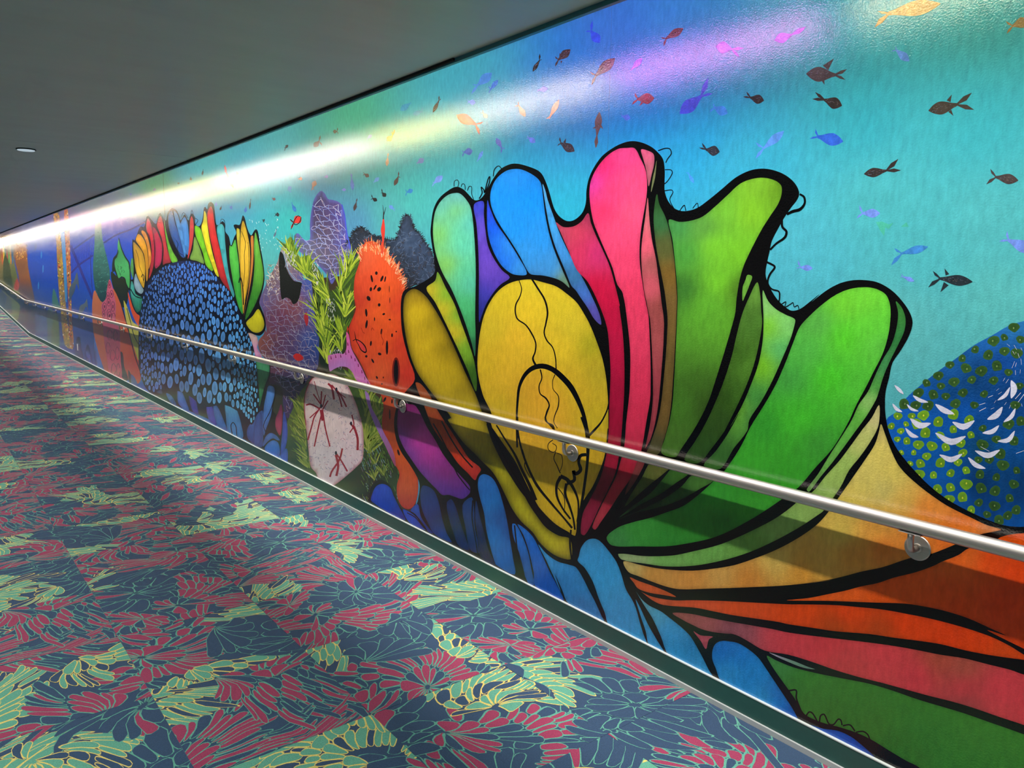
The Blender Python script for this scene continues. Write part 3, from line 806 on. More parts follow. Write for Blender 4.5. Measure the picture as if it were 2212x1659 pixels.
@piece('painted_low_grass', mural, 'olive sea grass around the white coral below the handrail')
def _(p):
    p.fill('L6 860,525 990,480 1080,520 1200,640 1300,720 1420,820 1465,980 1440,1130 1500,1350 1580,1500 L8 200,200 300,400 345,520 320,620 315,700 250,640 170,560 90,590 70,700 80,800 -300,600 L6 440,1500 405,1250 405,1080 440,980 500,850 560,720 640,640', 'L6 950,510,50,70,30 1200,800,60,84,30 480,1000,80,100,36 500,1400,40,66,34 1350,1100,80,100,44 1300,1400,36,62,28 L8 150,450,34,56,30 60,650,28,44,24 L6 560,1560,40,70,36', 7, grid=9, noise=.15)
    p.blades('L6 590,950 600,1150 610,1350', 95, 140, 46, 17, 7.3, GD, 3.5)
    p.blades('L6 560,1000 520,1250', 90, 130, 38, 14, 7.3, GD, 3.5)
    p.blades('L6 1120,620 1150,640', 80, 150, 36, 12, 7.3, GD, 3.5)
    p.blades('L6 1280,900 1240,820', 60, 115, 44, 14, 7.3, GD, 3.5)
    p.blades('L6 1270,1270 1260,1320', 10, 110, 44, 18, 7.4, GD, 3.5)
    p.blades('L6 1360,1000 1400,950', 50, 110, 36, 12, 7.4, GD, 3.5)
    p.blades('L6 620,1450 640,1550 600,1250 570,1130', 95, 150, 40, 14, 7.3, GD, 3.2)
    p.blades('L6 1270,1100 1260,1000 1290,1400 1340,1180', 20, 95, 46, 13, 7.4, GD, 3.2)
    p.blades('L8 60,300 120,420 200,520 120,560', 70, 140, 30, 10, 7.45, GD, 2.6)
    for _ in range(150):
        x, y = rng.uniform(1200, 1600), rng.uniform(1280, 1640)
        if x > 1380 + (y - 1330) * .7: continue
        p.stroke('L6 %f,%f %f,%f' % (x, y, x + rng.uniform(5, 30), y + rng.uniform(25, 70)), 1.1, rng.choice([(96, 130, 52), (70, 100, 40), (96, 140, 146), (110, 100, 116), (40, 70, 30)]), 7.5, smooth=False)
    for _ in range(120):
        x, y = rng.uniform(0, 330), rng.uniform(250, 720)
        p.stroke('L8 %f,%f %f,%f' % (x, y, x + rng.uniform(5, 25), y + rng.uniform(25, 60)), 1.1, rng.choice([(90, 120, 50), (60, 90, 36), (110, 140, 150), (36, 56, 26)]), 7.5, smooth=False)


@piece('painted_white_coral', mural, 'pale pink white coral with dark red branching marks')
def _(p):
    S = 'L6 850,538 760,560 680,590 640,660 602,760 590,900 600,1050 620,1200 640,1400 662,1550 720,1620 750,1720 800,1800 900,1760 1000,1690 1060,1640 1150,1560 1220,1480 1236,1350 1230,1150 1200,1010 1160,880 1110,760 1050,650 950,560'
    P = p.fill(S, 'L6 800,620,226,206,206 700,800,214,196,196 1000,800,220,196,198 700,1100,222,196,196 900,1100,226,206,206 850,1400,206,196,206 1100,1300,220,196,206 1000,1600,206,190,200', 8, grid=9, edge=(5, (150, 60, 76), .7), noise=.06)
    R = (146, 26, 44)
    for s, w in (('700,620 730,740 780,880', 1.6), ('780,730 772,880', 3), ('822,770 790,900', 2.6), ('690,760 770,870', 3), ('850,830 790,930', 2.6), ('770,900 700,1010 675,1100 630,1260', 3), ('790,930 745,1120 700,1330', 3), ('790,930 820,1130 870,1330', 3), ('610,880 660,870 760,920', 3.4), ('650,1020 760,920', 2.4),
                 ('850,645 890,690 915,820', 4.5), ('890,660 960,760 1000,900', 3), ('930,700 990,780 1050,900', 3.4), ('930,720 1040,800', 2), ('1108,985 1130,1100 1085,1180', 2.6), ('1130,1110 1170,1240 1170,1370', 5), ('1090,1070 1150,1160', 4), ('1005,1350 985,1440 960,1500', 4), ('935,1400 990,1480 1060,1600', 3.4), ('935,1420 960,1540 940,1650', 5), ('960,1500 890,1600 870,1660', 4), ('770,930 790,1050', 5), ('680,590 640,650 602,760 590,900 610,1100', 1.4)):
        p.stroke('L6 ' + s, w, R, 8.5)
    for (x, y) in ((775, 890), (940, 710), (1100, 1080), (935, 1400)):
        q = parse('L6 %d,%d' % (x, y))[0]; p.disc(q[0], q[1], 2.5, 4.5, (30, 20, 40), 8.8, 9)
    n = 0
    while n < 260:
        x, y = rng.uniform(620, 1230), rng.uniform(620, 1640)
        q = parse('L6 %f,%f' % (x, y))[0]
        if not inside(P, q[None])[0]: continue
        a = rng.uniform(0, 3.1); d = np.array([math.cos(a), math.sin(a)]) * rng.uniform(1, 3.4)
        p.stroke(np.array([q - d, q + d * .2 + (d[1] * .4, d[0] * .4), q + d]), .8, rng.choice([(96, 104, 150), (150, 130, 160), (176, 100, 120), (120, 120, 150)]), 8.3, smooth=False); n += 1


@piece('painted_orange_coral', mural, 'tall orange red bristly coral with black pores')
def _(p):
    S = 'L5 1190,710 1250,630 1330,605 1400,640 1480,690 1520,760 1580,840 1640,950 1680,1080 1685,1250 1690,1400 1695,1600 L6 1690,60 1710,160 1750,330 1795,460 1822,560 1812,650 1752,752 1650,790 1600,800 1608,900 1622,1050 1652,1200 1732,1350 1832,1550 L8 345,240 425,342 470,452 505,560 502,690 472,785 422,818 362,792 322,705 320,600 342,505 290,400 240,240 190,100 L6 1440,1000 1452,900 1420,760 1330,700 1300,640 1240,500 1180,380 1110,260 1080,100 1060,20 L5 1055,1600 1092,1500 1150,1350 1130,1200 1140,1000 1195,820'
    P = p.fill(S, 'L5 1320,680,224,96,56 1250,800,214,90,56 1450,850,226,84,40 1300,1050,214,70,40 1450,1150,230,92,32 1200,1250,176,44,34 1400,1400,232,96,34 1600,1300,196,56,36 1250,1550,206,70,36 1500,1550,224,84,30 L6 1130,100,190,44,34 1250,150,214,80,34 1500,150,224,84,30 1620,200,190,40,36 1400,500,220,96,40 1300,450,206,70,40 1700,560,196,44,34 1550,700,180,64,40 1500,850,190,80,30 1500,1000,150,44,20 1560,1250,150,60,26 1650,1450,206,90,34 L8 380,450,196,78,32 440,600,200,76,36 420,760,170,50,40', 9, grid=9, noise=.06, edge=(9, (168, 40, 28), .6))
    top = catmull(parse('L5 1190,720 1250,630 1330,605 1400,640 1480,690 1520,760 1580,840 1640,950 1668,1080'), False, 8)
    for _ in range(230):
        i = rng.randrange(len(top)); q = top[i] + np.array([rng.uniform(-4, 4), rng.uniform(0, 26)])
        a = math.radians(90 - (i / len(top) - .35) * 80 + rng.gauss(0, 16)); L = rng.uniform(6, 14)
        p.stroke(np.array([q, q + np.array([math.cos(a), -math.sin(a)]) * L]), [1.3, .5], rng.choice([(236, 150, 96), (226, 110, 60), (240, 186, 130), (214, 84, 46), (230, 190, 160)]), 9.4, smooth=False)
    for (c, x, y, rx, ry, rt) in [('L5', 1375, 955, 15, 20, 0), ('L5', 1325, 1015, 12, 42, -.2), ('L5', 1435, 1015, 13, 36, .4), ('L5', 1470, 1020, 8, 34, .2), ('L5', 1360, 1110, 10, 32, .5), ('L5', 1315, 1130, 14, 24, .1), ('L5', 1405, 1130, 20, 26, .6), ('L5', 1515, 1130, 4, 40, 0), ('L5', 1290, 1230, 20, 30, -.5), ('L5', 1520, 1250, 4, 35, 0), ('L5', 1405, 1300, 15, 18, 0), ('L5', 1265, 1385, 13, 45, -.1), ('L5', 1455, 1400, 16, 12, -.5), ('L5', 1355, 1455, 7, 22, 0), ('L5', 1520, 1460, 14, 9, 0), ('L5', 1268, 1510, 13, 48, .15), ('L5', 1430, 1590, 10, 34, .1), ('L5', 1590, 1590, 8, 9, 0), ('L5', 1545, 1630, 10, 22, 0),
                              ('L6', 1430, 85, 9, 28, 0), ('L6', 1315, 210, 11, 28, .1), ('L6', 1545, 120, 8, 18, 0), ('L6', 1490, 255, 14, 80, 0), ('L6', 1410, 325, 20, 15, .4), ('L6', 1265, 350, 14, 14, 0), ('L6', 1335, 400, 10, 28, -.5), ('L6', 1380, 580, 10, 18, -.4), ('L6', 1450, 580, 6, 12, 0), ('L6', 1435, 650, 10, 9, 0), ('L6', 1465, 820, 12, 30, .5), ('L6', 1545, 840, 9, 25, 0), ('L6', 1520, 980, 8, 58, 0), ('L6', 1615, 1395, 12, 36, -.3)]:
        q = parse('%s %d,%d' % (c, x, y))[0]; p.disc(q[0], q[1], rx / 5.03, ry / 5.03, (30, 10, 8), 9.6, 10, rt)
    q = parse('L6 1588,520')[0]; p.disc(q[0], q[1], 8.5, 32, (110, 26, 18), 9.5, 16); p.disc(q[0], q[1], 4.8, 27, (14, 8, 8), 9.7, 16)
    p.fill('L6 1150,165 1200,182 1250,230 1272,290 1256,316 1210,290 1178,230', K, 9.8, grid=6); p.fill('L6 1162,178 1200,194 1240,236 1260,286 1250,300 1214,278 1186,228', '206,60,58', 10, grid=6)
    p.stroke('L6 1150,165 1118,182', 1.6, K, 9.9); p.stroke('L6 1152,165 1136,80', [2, .6], K, 9.9)
    for s in ('L6 1210,40 1230,90 1250,100', 'L6 1440,60 1430,130 1450,180 1440,230', 'L6 1320,70 1330,40 1350,70'): p.stroke(s, 1.2, (140, 40, 16), 9.6)


@piece('painted_red_spike', mural, 'thin red spike rising above the orange coral')
def _(p):
    p.fill('L5 1422,730 1438,600 1424,490 1440,400 1450,340 1462,400 1468,500 1456,620 1448,745', 'L5 1440,500,206,56,48 1440,700,216,76,50', 9.8, grid=5)
    p.stroke('L5 1450,370 1452,300 1444,215', [2.4, 1.6, .6], (40, 24, 30), 10); p.stroke('L5 1452,330 1464,290 1478,238', [2.0, .6], (40, 24, 30), 10)


@piece('painted_pink_frill', mural, 'pink frilled sea fan with a lavender stem')
def _(p):
    P = p.fill('L6 850,345 900,330 960,318 1020,322 1050,260 1048,85 1075,120 1102,260 1162,380 1212,470 1262,580 1312,662 1240,662 1152,602 1120,532 1060,472 980,462 910,492 870,512 855,440', 'L6 870,370,190,96,150 950,350,206,110,180 1060,150,214,80,150 1100,330,206,100,180 1180,520,200,104,176 1000,430,150,130,206 900,460,160,120,190 1270,640,196,110,180', 9.2, grid=6)
    for (x, y) in ((880, 350), (930, 335), (985, 330), (1040, 300), (1062, 200), (1070, 280), (1100, 340), (1140, 370), (1175, 430), (1215, 500), (1245, 570), (1280, 620)):
        p.stroke('L6 %d,%d %d,%d' % (x, y, x + 5, y + 34), [1.4, 2.2], (110, 24, 70), 9.6, smooth=False)
    p.fill('L6 1250,725 1290,760 1322,900 1402,1050 1452,1170 1522,1300 1572,1430 1582,1545 1530,1450 1460,1300 1400,1180 1340,1050 1280,880', 'L6 1280,800,150,110,180 1400,1120,140,104,176 1500,1330,150,96,150 1570,1500,150,70,100', 9.4, grid=6)

# ------------------------------------------------------------------ right dome (drawn under the black outlines)
rd = Paint()
rd.fill('R3 2600,380 2330,360 2212,385 2100,420 1980,490 1850,560 1700,670 1560,770 1450,860 1350,950 1290,1040 1205,1110 1230,1250 1320,1420 1560,1700 1900,1900 2300,2050 2700,2000', 'R3 2150,400,40,116,180 1950,520,30,100,180 1700,720,24,88,160 1400,950,20,90,180 1300,1150,20,96,190 1850,800,12,60,110 1700,900,14,66,120 2050,700,14,70,150 2100,950,12,60,120 1750,1050,14,84,176 1550,1200,16,90,180 1950,1100,14,74,150 1900,1300,16,70,110 1600,1500,14,90,170 2100,1300,14,80,150 2100,1600,12,66,120 R5 1400,200,14,84,170 1600,300,14,80,160 1800,200,8,44,90 2000,400,10,60,130 2150,250,10,50,100 2100,560,10,80,160 R3 2500,800,14,70,140', 7, grid=12, noise=.08)
rdo = rd.build('painted_round_coral', mural, 'blue rounded coral covered with green spots at the right')
q = Paint()
DOTS = '2140,430 2070,505 1990,530 1855,595 1950,635 2070,605 1760,660 1670,705 1790,730 1900,750 2015,715 2190,520 1585,785 1700,830 1830,815 1990,820 2100,760 1500,840 1605,860 1440,910 1550,925 1640,935 1765,910 1920,920 1420,1000 1510,1005 1710,990 1850,1000 1335,995 1390,1080 1475,1075 1290,1080 1240,1155 1350,1140 1430,1140 1585,1125 1695,1070 1810,1110 1310,1190 1285,1250 1355,1265 1490,1205 1600,1220 1695,1180 1825,1220 1910,1170 2010,1250 2100,1140 2140,1265 1910,1290 1440,1290 1540,1300 1640,1310 1750,1280 1315,1350 1405,1350 1500,1375 1600,1425 1730,1420 1880,1400 1765,1350 2040,1360 1960,1400 1380,1430 1455,1430 1440,1510 1550,1515 1675,1500 1790,1480 1890,1510 2060,1440 2160,1480 1580,1620 1675,1605 1790,1580 1900,1610 2010,1530 2140,1580 2000,1630 2160,620 2180,860 2150,1000 2190,1120 2250,1250 2280,900 2260,700 2300,500 2280,1050 2300,1400 2350,1150 2380,800'
DOTS5 = '1410,250 1530,225 1675,200 1515,340 1640,320 1815,240 1790,370 1950,265 1950,130 2030,35 2170,75 1720,440 1940,400 1870,480 2060,490 1980,535 2120,200 2080,330 2140,440 1675,70 1800,105'
_dots = []
for s in (DOTS, DOTS5):
    c = 'R3' if s is DOTS else 'R5'
    for (x, y), tok in zip(parse(c + ' ' + s), s.split()):
        if any(math.hypot(x - a, y - b) < 11 for a, b in _dots): continue
        _dots.append((x, y))
        X_, Y_ = (float(v) for v in tok.split(','))
        bright = (Y_ > 1050 and X_ < 1850 and c == 'R3') or (c == 'R5' and X_ < 1740)
        g = (112, 164, 40) if bright else (56, 96, 44)
        r = rng.uniform(8.5, 13.5) * (1 if bright else .95)
        if bright and X_ < 1420 and c == 'R3': r *= .72
        th = np.linspace(0, 2 * np.pi, 9, endpoint=False); ph = rng.uniform(0, 6)
        ring = np.stack([x + r * (1 + .16 * np.sin(2 * th + ph)) * np.cos(th), y + r * .92 * (1 + .14 * np.cos(3 * th + ph)) * np.sin(th)], -1)
        Q = catmull(ring, True, 2); n = len(Q)
        Q = np.concatenate([Q, [[x, y]]]); C = np.tile(lin(g), (n + 1, 1)) * rng.uniform(.85, 1.12); C[-1] *= (.7 if bright else .55)
        q.add(Q, [(i, (i + 1) % n, n) for i in range(n)], C, 8)
        q.disc(x + rng.uniform(-2, 2), y + rng.uniform(-2, 2), 1.8, 2.3, (206, 214, 60) if bright else (110, 140, 80), 8.5, 7)
q.build('green_spots', rdo)['kind'] = 'stuff'
q = Paint()
for s, w in (('1265,855 1300,890 1330,920', 7), ('1400,930 1450,965 1510,980', 8), ('1355,995 1390,1030 1440,1045', 6), ('1250,990 1280,1030 1320,1050', 7), ('1565,995 1630,1040 1700,1065', 12), ('1380,1100 1450,1150 1530,1135', 13), ('1690,1125 1770,1160 1850,1115', 13), ('1345,1170 1390,1220 1440,1235', 9), ('1565,1205 1680,1270 1785,1230', 14), ('1595,1365 1680,1400 1760,1360', 12), ('1805,1385 1860,1440 1930,1465', 10), ('1855,1335 1950,1370 2035,1330', 12), ('1895,1305 1960,1340', 5), ('1910,1205 1980,1195 2030,1150', 10), ('2020,1265 2100,1255 2145,1190', 10), ('1945,1105 2010,1075 2055,1015', 13), ('2065,1125 2120,1085 2150,1025', 9), ('1885,1045 1935,1020', 8), ('1885,1000 1930,985', 6), ('1950,945 1985,930', 6), ('2020,965 2075,930 2110,870', 8), ('2120,820 2140,880 2120,950', 14), ('2150,955 2190,910', 8), ('2155,1355 2212,1335', 7), ('2170,980 2230,900', 7), ('2240,1010 2300,960', 8),
             ('2088,552 2110,570', 3), ('2140,560 2160,595', 4), ('2130,605 2145,630', 4), ('2168,620 2180,655', 5), ('2190,580 2200,600', 3.5), ('2145,680 2125,730', 4), ('2158,690 2150,720', 5), ('2190,660 2195,705', 4), ('2150,745 2152,780', 4), ('2188,740 2184,770', 4), ('2075,800 2060,825', 4), ('2100,810 2080,840', 5), ('2030,880 2010,895', 3), ('2050,905 2025,920', 3.5), ('2010,965 1995,985', 3), ('2085,980 2070,1000', 3), ('2115,1000 2105,1025', 3.5), ('2195,990 2200,1010', 4), ('1970,1030 1995,1020', 4)):
    q = Paint(); q.stroke('R3 ' + s, w, (214, 216, 236), 9, taper=True); q.build('white_stroke', rdo)

# ------------------------------------------------------------------ big rainbow sponge: black ground, then petals
fan = Paint()
FAN = ('R1 200,900 205,800 225,680 270,590 350,520 420,487 480,510 530,560 570,600 610,600 650,565 700,480 740,410 800,335 880,295 940,291 1020,310 1110,345 1150,380 1185,450 1215,540 1250,660 1290,730 1350,775 1400,780 1450,755 1500,700 1525,620 1530,520 1550,420 1590,330 1660,230 1750,160 1840,115 1920,98 2000,110 2080,145 2130,185 '
       'R2 760,250 775,340 775,440 775,520 800,600 850,665 900,690 960,695 1050,670 1150,600 1260,510 1380,410 1500,350 1600,333 1700,345 1800,385 1880,450 1922,530 1910,590 1850,670 1790,760 1740,850 1690,950 1670,1040 1650,1130 1638,1200 1640,1260 1670,1340 1730,1440 1800,1510 1860,1545 1930,1530 2000,1480 2100,1400 '
       'R3 650,250 760,165 860,110 960,86 1060,86 1150,105 1250,165 1330,250 1380,330 1397,400 1372,490 1310,600 1250,690 1225,800 1200,900 1195,1000 1200,1080 1220,1180 1270,1300 1350,1410 R5 1200,78 1330,210 1500,340 1700,450 1900,540 2050,585 2212,595 2600,560 2600,4200 '
       'R7 1600,1900 L8 1800,1659 80,800 75,690 100,600 170,556 250,600 300,690 345,800 430,840 490,780 512,700 520,600 490,520 430,420 350,300 305,170 295,20 L7 5,1260 60,1180 150,1060 90,860 40,660 26,500 30,350 60,270 150,240 300,150 330,90')
fan.fill(FAN, K, 12, grid=26)
fan_o = fan.build('painted_sponge', mural, 'huge rainbow sponge of outlined petals filling the right of the mural')
